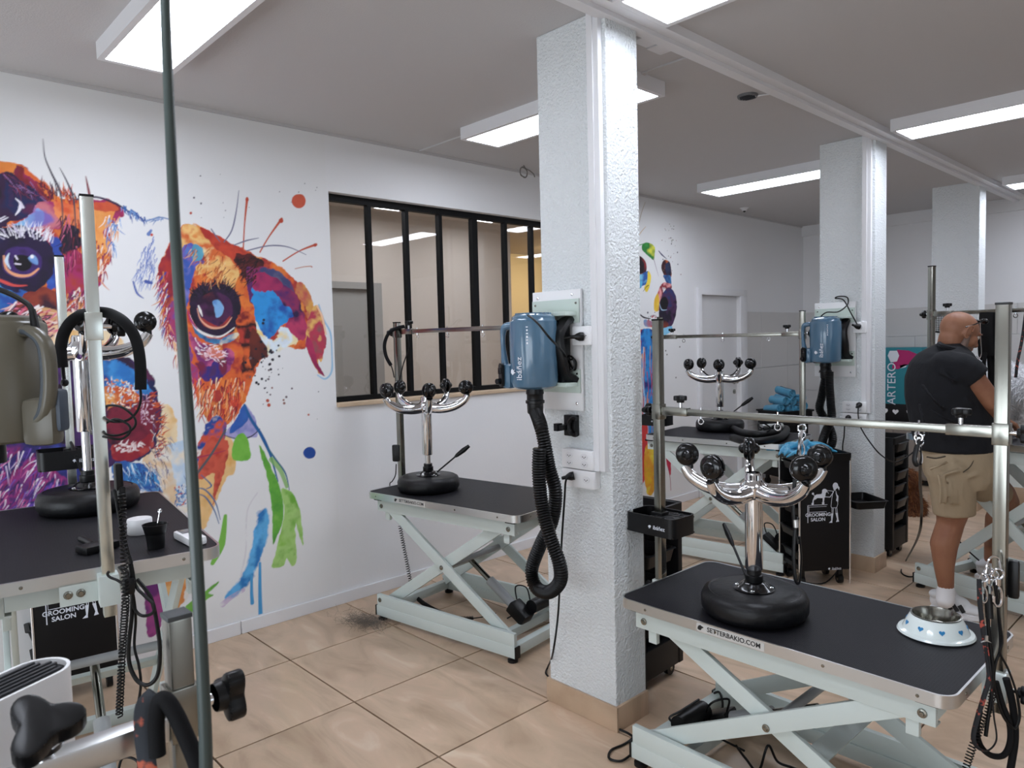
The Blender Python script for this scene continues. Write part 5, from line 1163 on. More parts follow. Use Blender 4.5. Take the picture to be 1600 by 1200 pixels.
for k in range(6): part('slat', B().box((0, -.027+k*.0108, hb_-.004), (.27+.02*(k in (2, 3)), .0045, .010), bev=.001), grille, ap)
rod = thing('flexible_pole', 'dark curved pole crossing the photo from top to bottom at left', 'pole', (-.905, .316, .78))
RP = smooth_path(ad([(322, 1330), (322, 1200), (318, 1080), (306, 850), (296, 680), (283, 500), (273, 350), (266, 200), (260, 60), (257, -40), (257, -160), (262, -250)], .9), 8)
n_ = len(RP); part('shaft', B().tube([local(rod, p) for p in RP], .006, 12, radii=[.0085-.0032*(i/n_) for i in range(n_)]), mat('grey_rubber', '#3b4542', .35), rod)
part('pole_clamp', B().box((0, 0, .02), (.05, .05, .06), bev=.004), black, rod)
dl = thing('pet_dryer', 'olive brown pet dryer with side handle at the left edge of the photo', 'dryer', (*at_depth(2, 590, 1.72).xy, 0), .82)
dz_ = at_depth(2, 592, 1.72).z
dc = Vector((0, 0, dz_))
class _S: pass
def olive_dryer():
    t = dl; c = dc; M = Matrix.Translation(c)
    o = part('housing', B().lathe([(0, -.148), (.085, -.148), (.094, -.142), (.099, -.12), (.099, .125), (.096, .13), (.090, .134), (.088, .142), (.07, .148), (0, .15)], 40, M), olive, t)
    P = smooth_path([(.085, -.04, c.z+.11), (.118, -.05, c.z+.105), (.146, -.055, c.z+.075), (.150, -.055, c.z+.0), (.142, -.055, c.z-.06), (.125, -.05, c.z-.09), (.09, -.045, c.z-.11)], 6)
    part('handle', B().tube(P, .012, 12, radii=[.0135]*len(P), flat=1.3), olive, t); P2 = [Vector(p)+Vector((-.009, -.008, 0)) for p in P]
    part('handle_grip', B().tube(P2[3:-3], .008, 10), mat('dark_grey_grip', '#3a4147', .5), t)
    part('handle_base', B().box((.118, -.04, c.z-.10), (.075, .05, .11), bev=.018), olive, t); part('side_panel', B().box((.150, -.03, c.z-.075), (.03, .04, .10), bev=.012), mat('slate_panel', '#3b4552', .45), t)
    part('cord_gland', B().cyl((.108, -.03, c.z+.115), (.102, -.03, c.z+.16), .010, .007, 12), black, t)
    part('power_cord', B().tube(smooth_path([(.102, -.03, c.z+.155), (.09, -.03, c.z+.175), (.04, -.04, c.z+.205), (-.05, -.04, c.z+.23), (-.2, -.02, c.z+.22)], 6), .0065, 8), wire, t)
    part('hose_collar', B().cyl((-.04, 0, c.z-.2), (-.04, 0, c.z-.145), .034, n=20), black, t)
    part('carry_arm', B().cyl((-.30, 0, c.z), (-.09, 0, c.z), .014, n=12), chrome, t); part('stand_pole', B().cyl((-.30, 0, .03), (-.30, 0, c.z+.06), .016, n=14), chrome, t)
    part('stand_foot', B().lathe([(0, 0), (.12, 0), (.12, .012), (.03, .03), (0, .03)], 28, Matrix.Translation((-.30, 0, 0))), black, t)
olive_dryer()

# ================================================================ on the ceiling
v = on_z(1168, 149, CZ); t = thing('ceiling_vent', 'round grey vent disc on the ceiling between the two near pillars', 'vent', v)
part('vent_disc', B().lathe([(0, -.006), (.035, -.01), (.048, -.012), (.052, -.006), (.052, 0)], 28), mat('grey_vent', '#6f7072', .6), t)
for k in range(5): part('vent_slat', B().box((0, -.03+k*.015, -.011), (.08-.012*abs(k-2), .004, .006)), grille, t)
part('vent_tail', B().cyl((.03, .02, -.008), (.14, .07, -.008), .004, n=8).box((.15, .075, -.006), (.04, .012, .01)), trim_m, t)
for i, (a, lb) in enumerate(((on_z(1014, 60, CZ), 'white square ceiling cover nearer the first pillar'), (on_z(1036, 72, CZ), 'white square ceiling cover nearer the ceiling trim'))):
    t = thing('ceiling_cover', lb, 'cover', a, group='ceiling covers'); part('cover_plate', B().box((0, 0, -.006), (.10, .10, .012), bev=.003), trim_m, t)
v = on_z(818, 258, CZ); t = thing('cable_coil', 'small coil of loose grey cable hanging from the ceiling above the window', 'cable', v)
part('coiled_cable', B().tube([Vector((.0, .035*math.cos(a), -.05+.035*math.sin(a)+.004*math.sin(3.1*a))) for a in np.linspace(0, 20, 70)], .004, 6), mat('grey_cable', '#77736f', .6), t)
part('cable_tail', B().tube(smooth_path([(0, 0, 0), (0, .02, -.02), (0, .06, -.03), (0, .10, -.05), (0, .11, -.07)], 5), .004, 6), MATS['grey_cable'], t)
v = on_z(1163, 325, CZ); t = thing('ceiling_sensor', 'tiny white sensor with dark eye on the ceiling near the white door', 'sensor', v)
part('sensor_body', B().lathe([(0, -.03), (.02, -.028), (.03, -.01), (.045, 0)], 20), trim_m, t); part('sensor_eye', B().sph((0, 0, -.028), .014), black, t)

# ================================================================ wall paintings: flat print on the wall, colour kept on a fine grid
class Canvas:
    def __init__(s, y0, y1, z0, z1, dy, dz, base, seed):
        s.y0, s.z0, s.dy, s.dz = y0, z0, dy, dz
        s.ny, s.nz = int((y1-y0)/dy)+1, int((z1-z0)/dz)+1
        s.img = np.ones((s.nz, s.ny, 3))*np.array(base)
        s.r = np.random.default_rng(seed)
        s.Y, s.Z = np.meshgrid(np.arange(s.ny), np.arange(s.nz))
        s.n1 = s.noise(26); s.n2 = s.noise(26); s.n3 = s.noise(9); s.n4 = s.noise(9); s.n5 = s.noise(55)
    def noise(s, cell):
        out = np.zeros((s.nz, s.ny)); amp = 1; tot = 0
        for o in range(3):
            c = max(2, cell/2**o); gy, gz = int(s.ny/c)+3, int(s.nz/c)+3; g = s.r.random((gz, gy))
            fy, fz = s.Y/c, s.Z/c; iy, iz = fy.astype(int), fz.astype(int); ty, tz = fy-iy, fz-iz
            ty = ty*ty*(3-2*ty); tz = tz*tz*(3-2*tz)
            out += amp*((g[iz, iy]*(1-ty)+g[iz, iy+1]*ty)*(1-tz)+(g[iz+1, iy]*(1-ty)+g[iz+1, iy+1]*ty)*tz); tot += amp; amp *= .5
        return (out/tot-.5)*2
    def P(s, x, y):
        p = on_x(x, y, WX); return ((p.y-s.y0)/s.dy, (p.z-s.z0)/s.dz)
    def box(s, Q, m):
        a = Q.min(0)-m; c = Q.max(0)+m
        x0, x1 = max(0, int(a[0])), min(s.ny, int(c[0])+2); z0, z1 = max(0, int(a[1])), min(s.nz, int(c[1])+2)
        return (x0, x1, z0, z1) if x1 > x0 and z1 > z0 else None
    def poly(s, pts, *cols, rough=2.0, feather=1.2, alpha=1.0, smooth=True, scale=0):
        """filled brush patch; several colours mottle into each other"""
        Q = np.array([s.P(x, y) for x, y in pts])
        if smooth and len(Q) > 2:
            v = smooth_path([(x, y, 0) for x, y in Q], 4, closed=True); Q = np.array([(a.x, a.y) for a in v])
        bb = s.box(Q, 8+rough*2)
        if bb is None: return
        x0, x1, z0, z1 = bb; sl_ = (slice(z0, z1), slice(x0, x1))
        X = s.Y[sl_]+s.n3[sl_]*rough; Z = s.Z[sl_]+s.n4[sl_]*rough
        ins = np.zeros(X.shape, bool); d2 = np.full(X.shape, 1e9)
        for (ax, az), (bx, bz) in zip(Q, np.roll(Q, -1, 0)):
            c = ((az > Z) != (bz > Z))
            if az != bz: ins ^= c & (X < (bx-ax)*(Z-az)/(bz-az)+ax)
            ex, ez = bx-ax, bz-az; L = ex*ex+ez*ez+1e-9
            t = np.clip(((X-ax)*ex+(Z-az)*ez)/L, 0, 1); d2 = np.minimum(d2, (X-ax-t*ex)**2+(Z-az-t*ez)**2)
        sd = np.sqrt(d2)*np.where(ins, 1, -1)
        m = np.clip(sd/feather+.5, 0, 1)*alpha
        cs = [np.array(lin(c)) for c in cols]
        if len(cs) == 1: col = np.ones((*X.shape, 3))*cs[0]
        else:
            nz = (s.n1 if scale == 0 else s.n5 if scale > 0 else s.n3)[sl_]*1.5+s.n4[sl_]*.55
            u = np.clip((nz+1)/2, 0, .9999)*(len(cs)-1); i = u.astype(int); f = (u-i)[..., None]; f = np.clip((f-.15)*1.45, 0, 1)
            A = np.array(cs); col = A[i]*(1-f)+A[np.minimum(i+1, len(cs)-1)]*f
        col = col*(1+.10*s.n3[sl_][..., None])
        s.img[sl_] = s.img[sl_]*(1-m[..., None])+col*m[..., None]
    def stroke(s, pts, w0, w1, col, alpha=1.0, dry=0.0, wm=None):
        """brush line, widths in photo pixels"""
        Q = np.array([s.P(x, y) for x, y in pts])
        if len(Q) > 2:
            v = smooth_path([(x, y, 0) for x, y in Q], 5); Q = np.array([(a.x, a.y) for a in v])
        k = .0036/s.dz
        bb = s.box(Q, max(w0, w1, wm or 0)*k+3)
        if bb is None: return
        x0, x1, z0, z1 = bb; sl_ = (slice(z0, z1), slice(x0, x1)); X, Z = s.Y[sl_], s.Z[sl_]; m = np.zeros(X.shape); n = len(Q)-1
        for i in range(n):
            (ax, az), (bx, bz) = Q[i], Q[i+1]; ex, ez = bx-ax, bz-az; L = ex*ex+ez*ez+1e-9
            t = np.clip(((X-ax)*ex+(Z-az)*ez)/L, 0, 1); d = np.sqrt((X-ax-t*ex)**2+(Z-az-t*ez)**2); u = (i+t)/n
            w = (w0+(w1-w0)*u) if wm is None else np.where(u < .5, w0+(wm-w0)*u*2, wm+(w1-wm)*(u*2-1))
            m = np.maximum(m, np.clip(w*k/2-d+.5, 0, 1)*np.minimum(1, w*k+.25))
        if dry: m = m*np.clip((s.n3[sl_]+1-dry)*2, 0, 1)
        m = (m*alpha)[..., None]; s.img[sl_] = s.img[sl_]*(1-m)+np.array(lin(col))*m
    def dot(s, x, y, r, col, k=1.0):
        n = 14; s.poly([(x+r*math.cos(a)*k, y+r*math.sin(a)) for a in np.linspace(0, 2*PI, n, endpoint=False)], col, rough=.7 if r > 4 else .1, feather=1)
    def fur(s, pts, n, ln, ang, cols, w=1.6, spread=18, bend=.25):
        """many short hairs scattered inside a region; angle in photo degrees (0 right, 90 down)"""
        q = np.array(pts, float); x0, y0 = q.min(0); x1, y1 = q.max(0); c = 0; tries = 0
        while c < n and tries < n*8:
            tries += 1; x = s.r.uniform(x0, x1); y = s.r.uniform(y0, y1); ins = False
            for (ax, ay), (bx, by) in zip(q, np.roll(q, -1, 0)):
                if (ay > y) != (by > y) and x < (bx-ax)*(y-ay)/(by-ay)+ax: ins = not ins
            if not ins: continue
            c += 1; A = ang(x, y) if callable(ang) else ang; a = math.radians(A+s.r.normal(0, spread)); l = ln*s.r.uniform(.5, 1.2); bnd = s.r.normal(0, bend)
            p1 = (x+math.cos(a)*l*.5, y+math.sin(a)*l*.5); p2 = (p1[0]+math.cos(a+bnd)*l*.5, p1[1]+math.sin(a+bnd)*l*.5)
            s.stroke([(x, y), p1, p2], w, .4, cols[s.r.integers(len(cols))])
    def hang(s, name, label, rough=.75):
        n = s.ny*s.nz; co = np.zeros((n, 3), np.float32)
        co[:, 0] = WX+.0012; co[:, 1] = (s.y0+s.Y*s.dy).ravel(); co[:, 2] = (s.z0+s.Z*s.dz).ravel()
        me = bpy.data.meshes.new(name); i = (np.arange(s.nz-1)[:, None]*s.ny+np.arange(s.ny-1)[None, :]).ravel()
        qd = np.stack([i, i+1, i+s.ny+1, i+s.ny], 1).astype(np.int32); nf = len(qd)
        me.vertices.add(n); me.vertices.foreach_set('co', co.ravel()); me.loops.add(nf*4); me.loops.foreach_set('vertex_index', qd.ravel())
        me.polygons.add(nf); me.polygons.foreach_set('loop_start', np.arange(nf, dtype=np.int32)*4); me.update(); me.validate()
        at = me.color_attributes.new('print', 'FLOAT_COLOR', 'POINT'); c4 = np.ones((n, 4), np.float32); c4[:, :3] = np.clip(s.img, 0, 1).reshape(-1, 3); at.data.foreach_set('color', c4.ravel())
        m = mat(name+'_print', '#ffffff', rough); a = m.node_tree.nodes.new('ShaderNodeVertexColor'); a.layer_name = 'print'
        m.node_tree.links.new(a.outputs[0], m.node_tree.nodes['Principled BSDF'].inputs['Base Color']); me.materials.append(m)
        return tag(put(name, me), label, 'mural')
PAPER = lin('#e8e8e8')
m = Canvas(.12, 2.178, .075, 2.772, .004, .004, PAPER, 5)
RED, ORG, DKR, MAG, PUR, BLU, DBL, BLK, NAV, SAN, LAV, SKY, GRN = '#b53a2e', '#e07a34', '#7a1f26', '#a52a63', '#4a2560', '#2f76bd', '#26469c', '#1a1424', '#1d2350', '#e9c084', '#8d86c4', '#86bfe2', '#6cb33f'
# washes behind
m.poly([(236, 640), (262, 632), (276, 655), (276, 700), (266, 730), (262, 790), (240, 795), (225, 760), (228, 690)], SAN, '#f0d9b0', PAPER and '#ece6da', rough=4)
m.poly([(225, 720), (250, 700), (300, 690), (310, 760), (290, 800), (240, 800)], '#dfe6ee', '#c3d8ea', '#efe6d6', rough=4)
m.poly([(318, 690), (352, 672), (366, 700), (366, 735), (350, 752), (335, 790), (318, 830), (300, 840), (306, 760)], '#e8b970', SAN, '#dfa455', rough=3)
m.poly([(225, 690), (262, 700), (275, 760), (300, 840), (310, 900), (260, 960), (236, 900)], '#e3d7c6', SAN, '#e9e4dc', rough=5, alpha=.8)
# left ear and eye patch
EYEP = [(-60, 300), (-20, 262), (0, 253), (28, 258), (52, 272), (76, 297), (98, 311), (118, 313), (142, 310), (166, 312), (186, 320), (194, 336), (184, 345), (170, 352), (174, 372), (177, 392), (172, 412), (160, 436), (148, 462), (128, 474), (104, 488), (60, 500), (0, 520), (-60, 520)]
m.poly(EYEP, '#a3302c', ORG, RED, MAG, '#8c2a34', rough=4)
m.poly([(-60, 290), (0, 254), (30, 259), (54, 273), (76, 296), (60, 300), (35, 280), (0, 272), (-60, 300)], '#e58a3c', '#d9652f', rough=2)
m.poly([(-60, 300), (0, 270), (30, 277), (56, 298), (74, 314), (66, 330), (40, 340), (10, 352), (-60, 360)], BLK, '#33183c', NAV, '#571f4a', rough=4)
m.poly([(30, 262), (60, 284), (84, 304), (76, 316), (52, 296), (26, 276)], '#7b1f4b', DKR, MAG, rough=4)
m.poly([(60, 322), (84, 318), (100, 330), (96, 352), (78, 360), (56, 352), (44, 342)], '#a9508a', MAG, '#c8747e', '#7f63b0', rough=5)
m.poly([(84, 316), (110, 318), (126, 330), (124, 350), (106, 352), (92, 340)], '#d9572f', '#e88a55', RED, rough=4)
m.poly([(40, 342), (60, 328), (70, 336), (62, 352), (34, 362), (10, 364)], '#5d9ad3', '#85b7e0', '#7b82c8', rough=4)
m.poly([(130, 330), (158, 326), (180, 330), (172, 350), (162, 366), (172, 384), (160, 410), (146, 440), (132, 420), (128, 370)], ORG, '#eda45a', '#e58d44', rough=4)
m.poly([(146, 316), (176, 318), (184, 330), (160, 332), (146, 326)], '#b8352c', '#cf5a35', rough=3)
m.poly([(90, 366), (108, 352), (124, 360), (126, 386), (108, 400), (94, 386)], '#2a1430', BLK, '#5b1d50', rough=4)
m.poly([(78, 372), (94, 380), (102, 410), (96, 440), (70, 458), (76, 420)], '#3a63b8', '#2f4aa0', '#6f6fc0', rough=5)
m.poly([(100, 402), (126, 392), (142, 430), (136, 460), (104, 478), (92, 450)], '#8f2033', MAG, '#a83a30', rough=5)
m.poly([(-60, 360), (10, 355), (46, 356), (72, 376), (84, 402), (80, 432), (60, 452), (20, 460), (-60, 450)], BLK, '#23143a', NAV, rough=3)
m.poly([(-60, 446), (0, 446), (24, 452), (52, 462), (30, 478), (0, 486), (-60, 490)], '#2c78c4', '#2a4f9e', '#4b96d6', rough=5)
m.poly([(40, 458), (80, 452), (110, 468), (84, 490), (44, 500), (10, 500)], '#6e2222', '#8d3a2a', '#3a1a2c', rough=5)
m.poly([(2, 408), (10, 392), (24, 386), (42, 386), (58, 394), (66, 408), (62, 424), (48, 434), (26, 434), (8, 424)], '#2b1a4c', '#40266a', '#251030', rough=1.5)
m.poly([(22, 402), (36, 398), (48, 404), (48, 418), (36, 424), (24, 418)], '#120a14', rough=.5)
m.stroke([(6, 400), (10, 420), (26, 430), (46, 430), (60, 420)], 2, 2, '#e8a27a', wm=4); m.stroke([(14, 396), (10, 408), (16, 420)], 1, 1, '#cfe0f0', wm=4)
m.poly([(44, 402), (52, 398), (59, 406), (58, 414), (48, 410)], '#5a86c8', '#8fb4e0', rough=1); m.dot(50, 401, 3, '#f4f4f6'); m.stroke([(24, 400), (27, 405)], 2, 2, '#e8e0f0'); m.stroke([(24, 412), (32, 413)], 2, 1.5, '#e8e0f0')
m.stroke([(-20, 430), (0, 438), (22, 446), (42, 446)], 3, 1, '#d8504a', wm=4)
m.fur([(0, 362), (70, 356), (82, 380), (40, 372), (0, 374)], 60, 16, lambda x, y: -150 + x*1.2 + 0, ['#e6e2ec', '#c8c0d6', '#f0eef2'], 1.6)
m.stroke([(24, 310), (32, 318), (30, 328), (24, 336)], 1, 1, '#e8e4ee', wm=4); m.stroke([(32, 316), (36, 324)], 2, 3, '#dcd6e4'); m.stroke([(0, 346), (12, 340)], 2, 1, '#e8e4ee'); m.stroke([(0, 342), (8, 338)], 1.5, 1, '#e8e4ee')
m.fur([(60, 290), (120, 306), (118, 320), (70, 312)], 70, 16, -110, ['#8c2630', '#5d1a34', ORG, '#33142c', '#c8452e'], 1.8)
m.fur([(0, 268), (40, 276), (70, 310), (20, 300)], 60, 16, 40, ['#5d2450', '#2c1232', '#8f6a9c', '#7a2a44'], 1.4)
m.fur([(146, 370), (176, 384), (170, 420), (146, 460), (140, 430)], 90, 20, 108, ['#d87436', '#8c2a52', '#e9a050', '#f0e4dc', RED], 2)
m.fur([(100, 458), (148, 440), (150, 470), (112, 488)], 110, 22, 106, ['#b8403a', '#f0e6e2', '#7a2458', '#d98a4a', '#3a1430', '#e8c8b8'], 1.8)
m.fur([(165, 326), (188, 340), (180, 390), (165, 392)], 50, 18, 104, ['#7fa6d8', '#f2eef0', '#4f7cc0', '#e8a060'], 1.6)
m.fur([(92, 330), (122, 340), (122, 420), (96, 420)], 50, 22, 96, ['#4a1838', '#2a1030', '#d46a8a', '#7a2030'], 1.3)
for a in ([(67, 217), (70, 245), (80, 270), (92, 295), (97, 320), (98, 360)], [(93, 262), (105, 285), (115, 312), (118, 360)]): m.stroke(a, .6, 1, '#4a4450', wm=2.6)
m.stroke([(134, 276), (138, 296), (141, 311)], 1, 3, '#8a4a50', wm=3)
m.stroke([(118, 312), (150, 308), (180, 318), (200, 330), (228, 346)], 2, 1, '#3a2a48', wm=3)
m.fur([(182, 318), (200, 324), (230, 342), (224, 346), (196, 336)], 40, 9, 60, ['#2f62a8', '#3a4f9a', '#6f96cc'], 1.8)
m.stroke([(228, 346), (240, 342), (252, 340), (266, 343)], 1.4, 1.4, '#6a88b8', wm=2); m.fur([(228, 344), (250, 338), (262, 342), (240, 346)], 16, 8, 160, ['#6a88b8', '#8aa0cc'], 1.4)
m.fur([(222, 390), (240, 370), (246, 400), (240, 440), (226, 446), (212, 430)], 90, 14, 106, ['#5f73b8', '#7f92cc', '#8a9ccf'], 1.1, 10)
m.stroke([(208, 440), (214, 458), (224, 466)], 2, 1, '#5a6cae', wm=3); m.stroke([(232, 366), (236, 360)], 5, 3, '#6d86c0', dry=.4); m.stroke([(228, 440), (236, 442)], 5, 4, '#4a5ca6', dry=.3); m.dot(237, 367, 2.2, '#c84a3c')
# muzzle
m.poly([(-60, 540), (10, 545), (60, 530), (110, 535), (150, 560), (200, 560), (228, 575), (245, 610), (252, 650), (244, 690), (225, 715), (190, 725), (120, 745), (60, 790), (0, 812), (-60, 820)], '#2c1838', '#3f2058', NAV, '#5a2048', rough=4)
m.poly([(60, 480), (110, 490), (140, 486), (150, 520), (110, 540), (60, 535)], '#efe6e4', '#e4c39a', '#d6a070', rough=4)
m.fur([(20, 470), (90, 480), (110, 510), (60, 540), (10, 520)], 150, 26, 150, ['#d66a86', '#f0e6e6', '#7a2a58', '#b03a44', '#e8c0b0', '#3a1840'], 2)
m.poly([(70, 540), (100, 520), (150, 515), (180, 525), (205, 545), (180, 560), (130, 558), (90, 560)], '#e6b877', '#efd9b4', '#e09a58', rough=4)
m.poly([(37, 555), (64, 558), (62, 572), (40, 588)], '#7cba5a', '#a5cf7a', rough=2)
m.poly([(150, 560), (185, 566), (225, 590), (236, 615), (200, 612), (160, 602)], '#2b73bd', '#3f8fd2', '#234a94', rough=4)
m.poly([(40, 590), (70, 565), (130, 560), (150, 600), (150, 680), (120, 710), (70, 700), (40, 660)], '#221430', '#3a1f55', '#4c2a68', '#2a1838', rough=5)
m.fur([(38, 590), (80, 570), (90, 620), (50, 640)], 90, 8, 40, ['#5a4a9a', '#7a5aa8', '#3a2a70'], 1.6, 60)
m.poly([(80, 610), (110, 608), (118, 680), (82, 690)], '#140c16', '#2a1020', rough=3)
m.poly([(160, 604), (190, 606), (216, 614), (220, 634), (200, 646), (168, 640)], '#e0803a', '#c9562c', '#e8a860', rough=4)
m.poly([(168, 640), (215, 628), (240, 615), (250, 650), (242, 680), (210, 696), (172, 692)], '#5c142c', '#7a1f36', '#3a1028', rough=3)
m.fur([(165, 590), (215, 600), (212, 640), (168, 632)], 120, 5, 30, ['#f0d8b8', '#e6a05a', '#d8622e', '#8fc0e4', '#f4eee8'], 1.8, 90)
m.fur([(214, 612), (242, 620), (240, 660), (222, 664)], 60, 5, 120, ['#e8d0dc', '#c8a0b8', '#8a4a68'], 1.8, 60)
m.poly([(176, 696), (215, 690), (240, 676), (236, 700), (214, 716), (182, 720)], '#b5342f', '#8f2030', '#c9574a', rough=3)
m.fur([(178, 694), (225, 690), (210, 706), (180, 706)], 40, 7, -20, ['#f0e4e4', '#e0c8c8'], 2.4, 40)
m.fur([(226, 600), (254, 640), (256, 700), (240, 730), (244, 660)], 70, 11, -20, ['#c8432f', '#d8703a', '#8a2838', '#2a2a60'], 1.8)
m.poly([(-60, 700), (30, 690), (70, 690), (110, 740), (130, 800), (80, 830), (-60, 830)], '#4a2468', '#862a70', '#2a2060', '#5b3a9a', '#a03a70', rough=5)
m.poly([(30, 672), (90, 690), (130, 720), (140, 760), (100, 745), (50, 705)], '#27307c', '#232058', '#3a4aa0', rough=5)
m.fur([(-40, 700), (60, 695), (110, 760), (90, 810), (-40, 815)], 300, 26, 118, ['#d8c8e0', '#a83a78', '#2a1840', '#6a4aa8', '#c86a9a', '#e8e0ea', '#30206a', '#7a1f50'], 1.5, 16)
m.poly([(175, 728), (215, 722), (246, 745), (252, 768), (222, 768), (190, 765)], '#3f8fcb', '#2a5aa4', '#8fc3e2', rough=5)
m.fur([(180, 720), (240, 720), (252, 765), (190, 765)], 70, 18, 60, ['#e0ecf4', '#2a4a90', '#6fb0dc', '#1f2a60'], 1.4)
m.fur([(240, 640), (275, 690), (250, 780), (226, 720)], 60, 14, 60, ['#5a5a90', '#b8b0c0', '#f2ece4', '#6a4a50'], 1.0)
# right eye patch with the ear
R = [(270, 372), (284, 352), (304, 352), (326, 360), (352, 376), (384, 392), (412, 404), (440, 418), (460, 436), (478, 458), (488, 480), (494, 500), (480, 540), (462, 545), (440, 540), (420, 552), (398, 580), (386, 618), (372, 646), (350, 664), (332, 664), (318, 648), (308, 618), (296, 590), (286, 560), (262, 520), (252, 480), (246, 448), (246, 425), (256, 398)]
m.poly(R, '#c9482e', ORG, '#d9622f', '#a8352f', '#e08a40', rough=3)
m.poly([(284, 354), (312, 354), (340, 374), (360, 402), (372, 430), (360, 450), (340, 440), (320, 430), (296, 432), (280, 420), (272, 390)], '#e2853c', '#efc27a', '#d96a34', '#edd3a0', rough=4)
m.poly([(312, 356), (340, 368), (374, 388), (390, 400), (376, 412), (352, 398), (326, 378)], '#b03027', '#c8452e', '#8c2424', rough=3)
m.poly([(246, 430), (256, 400), (272, 378), (280, 400), (278, 440), (268, 480), (254, 476)], '#b0332c', '#8a2038', ORG, rough=4)
m.poly([(274, 420), (292, 378), (312, 390), (316, 410), (300, 430), (296, 470), (284, 500), (274, 470)], '#4f7fc4', '#6a62b8', '#3a5aae', '#8f86c8', rough=5)
m.poly([(300, 382), (316, 386), (318, 402), (302, 408)], '#4a90b4', '#5fa8c0', rough=3)
m.poly([(258, 480), (280, 470), (292, 520), (300, 560), (318, 600), (300, 600), (282, 560), (262, 520)], '#4a72c0', '#7a4a9a', '#a83a6a', '#3a5aa8', rough=5)
m.poly([(368, 402), (392, 398), (412, 410), (404, 428), (386, 446), (376, 430)], '#30141a', '#571c1e', '#1a1018', rough=5)
m.poly([(386, 418), (420, 420), (450, 436), (462, 458), (474, 490), (478, 510), (452, 500), (420, 480), (396, 478), (384, 450)], '#3a1f5a', '#5a2468', '#8a2a5a', '#2a1a48', rough=4)
m.poly([(404, 420), (430, 420), (452, 440), (460, 456), (440, 444), (414, 432)], '#6a6a86', '#3f4470', '#8a3a58', rough=3)
m.poly([(394, 452), (414, 450), (440, 470), (458, 494), (440, 512), (424, 530), (412, 528), (398, 500)], '#2277c0', '#2f93da', '#2350a4', rough=5)
m.poly([(396, 430), (420, 428), (440, 446), (420, 456), (396, 452)], '#7a1f55', '#a52a5c', '#4a1a58', rough=4)
m.poly([(452, 498), (470, 494), (480, 506), (479, 524), (466, 532), (456, 520), (446, 512)], '#9a2a58', '#b83a62', '#6a2050', rough=3)
m.poly([(398, 500), (412, 524), (430, 532), (440, 512), (458, 522), (466, 534), (446, 544), (424, 552), (408, 550), (400, 530)], '#efece8', '#efe0b0', '#dfeaf2', '#f2d890', rough=4)
m.poly([(470, 440), (484, 462), (492, 486), (494, 506), (484, 502), (474, 476), (462, 456)], '#e07a34', '#d9a050', '#c05a50', rough=4)
m.poly([(480, 505), (486, 486), (497, 478), (508, 510), (508, 540), (503, 567), (498, 560), (500, 580), (506, 586), (498, 584), (490, 570), (481, 550), (478, 530)], '#d99a48', '#e6b668', '#b83a52', '#8a5a5a', rough=3)
m.poly([(480, 524), (490, 540), (496, 566), (507, 587), (500, 584), (488, 566), (480, 546)], '#8f2050', '#b5305c', rough=2)
m.stroke([(498, 476), (506, 500), (516, 520), (519, 550), (518, 580), (508, 592), (496, 586)], 2, 2, '#7fbbe0', wm=4, alpha=.8)
m.stroke([(495, 478), (503, 494), (509, 522)], 2, 3, '#f0c8a8', wm=4)
# right eye
m.poly([(297, 470), (306, 452), (326, 442), (350, 444), (368, 456), (377, 478), (372, 506), (356, 522), (332, 526), (310, 514), (298, 494)], '#1a1226', '#2a1638', '#14101c', rough=2.5)
m.fur([(298, 458), (320, 440), (352, 440), (374, 462), (368, 470), (340, 452), (308, 466)], 120, 9, lambda x, y: math.degrees(math.atan2(y-490, x-336)), ['#120c18', '#1f1228', '#2a1838'], 2)
m.poly([(306, 480), (316, 462), (336, 456), (356, 464), (364, 486), (354, 506), (334, 512), (314, 504)], '#35184a', '#4c1f4a', '#2a1030', '#5c1f2c', rough=1.5)
m.poly([(316, 496), (340, 510), (360, 494), (352, 508), (334, 514), (318, 508)], '#a8342e', '#7a2030', rough=1.5)
m.stroke([(308, 482), (314, 500), (330, 512), (350, 510), (362, 496)], 1, 1, '#e8a88a', wm=3.5); m.stroke([(310, 478), (316, 494)], 2, 1, '#f0ece8', wm=4)
m.poly([(332, 472), (340, 468), (349, 480), (346, 492), (338, 496), (335, 484)], '#f2f6fa', '#7fb0e0', '#3a6ab8', rough=1.5)
m.poly([(300, 508), (320, 524), (344, 530), (368, 518), (372, 524), (352, 536), (328, 536), (308, 524)], '#1f2a48', '#2a4a78', '#3f7fb0', '#e6d6b8', rough=3)
m.stroke([(296, 492), (304, 510), (320, 522), (344, 526), (366, 512)], 1.5, 1.5, '#e8e4e0', wm=4, dry=.2); m.stroke([(294, 486), (298, 500), (308, 514)], 1, 1, '#b02a78', wm=3)
# cheek
m.poly([(296, 520), (320, 540), (350, 545), (366, 552), (356, 580), (336, 590), (316, 572), (302, 548)], '#a52a70', '#c85a86', '#7a2a6a', '#d87a6a', rough=5)
m.poly([(308, 566), (330, 570), (352, 556), (350, 584), (332, 600), (316, 590)], '#4a2a60', '#3a2a7a', '#7a2040', '#5a6a50', rough=5)
m.poly([(370, 500), (392, 490), (402, 530), (400, 560), (388, 600), (376, 596), (378, 550)], '#7a1f20', '#d9622f', '#3a1418', RED, rough=4)
m.poly([(392, 512), (402, 520), (418, 552), (404, 566), (394, 578), (390, 548)], '#3a1a1c', '#6a2a20', rough=3)
m.fur([(300, 524), (352, 548), (356, 572), (310, 560)], 50, 8, 20, ['#f0dce4', '#e8c0d0', '#f6eef0'], 1.8, 30)
m.fur([(300, 590), (386, 590), (372, 640), (340, 660), (314, 640)], 170, 24, 100, ['#d84a34', '#e8985a', '#f2d6b4', '#a82a30', '#7a1f2a', '#e0703a'], 2.2, 14)
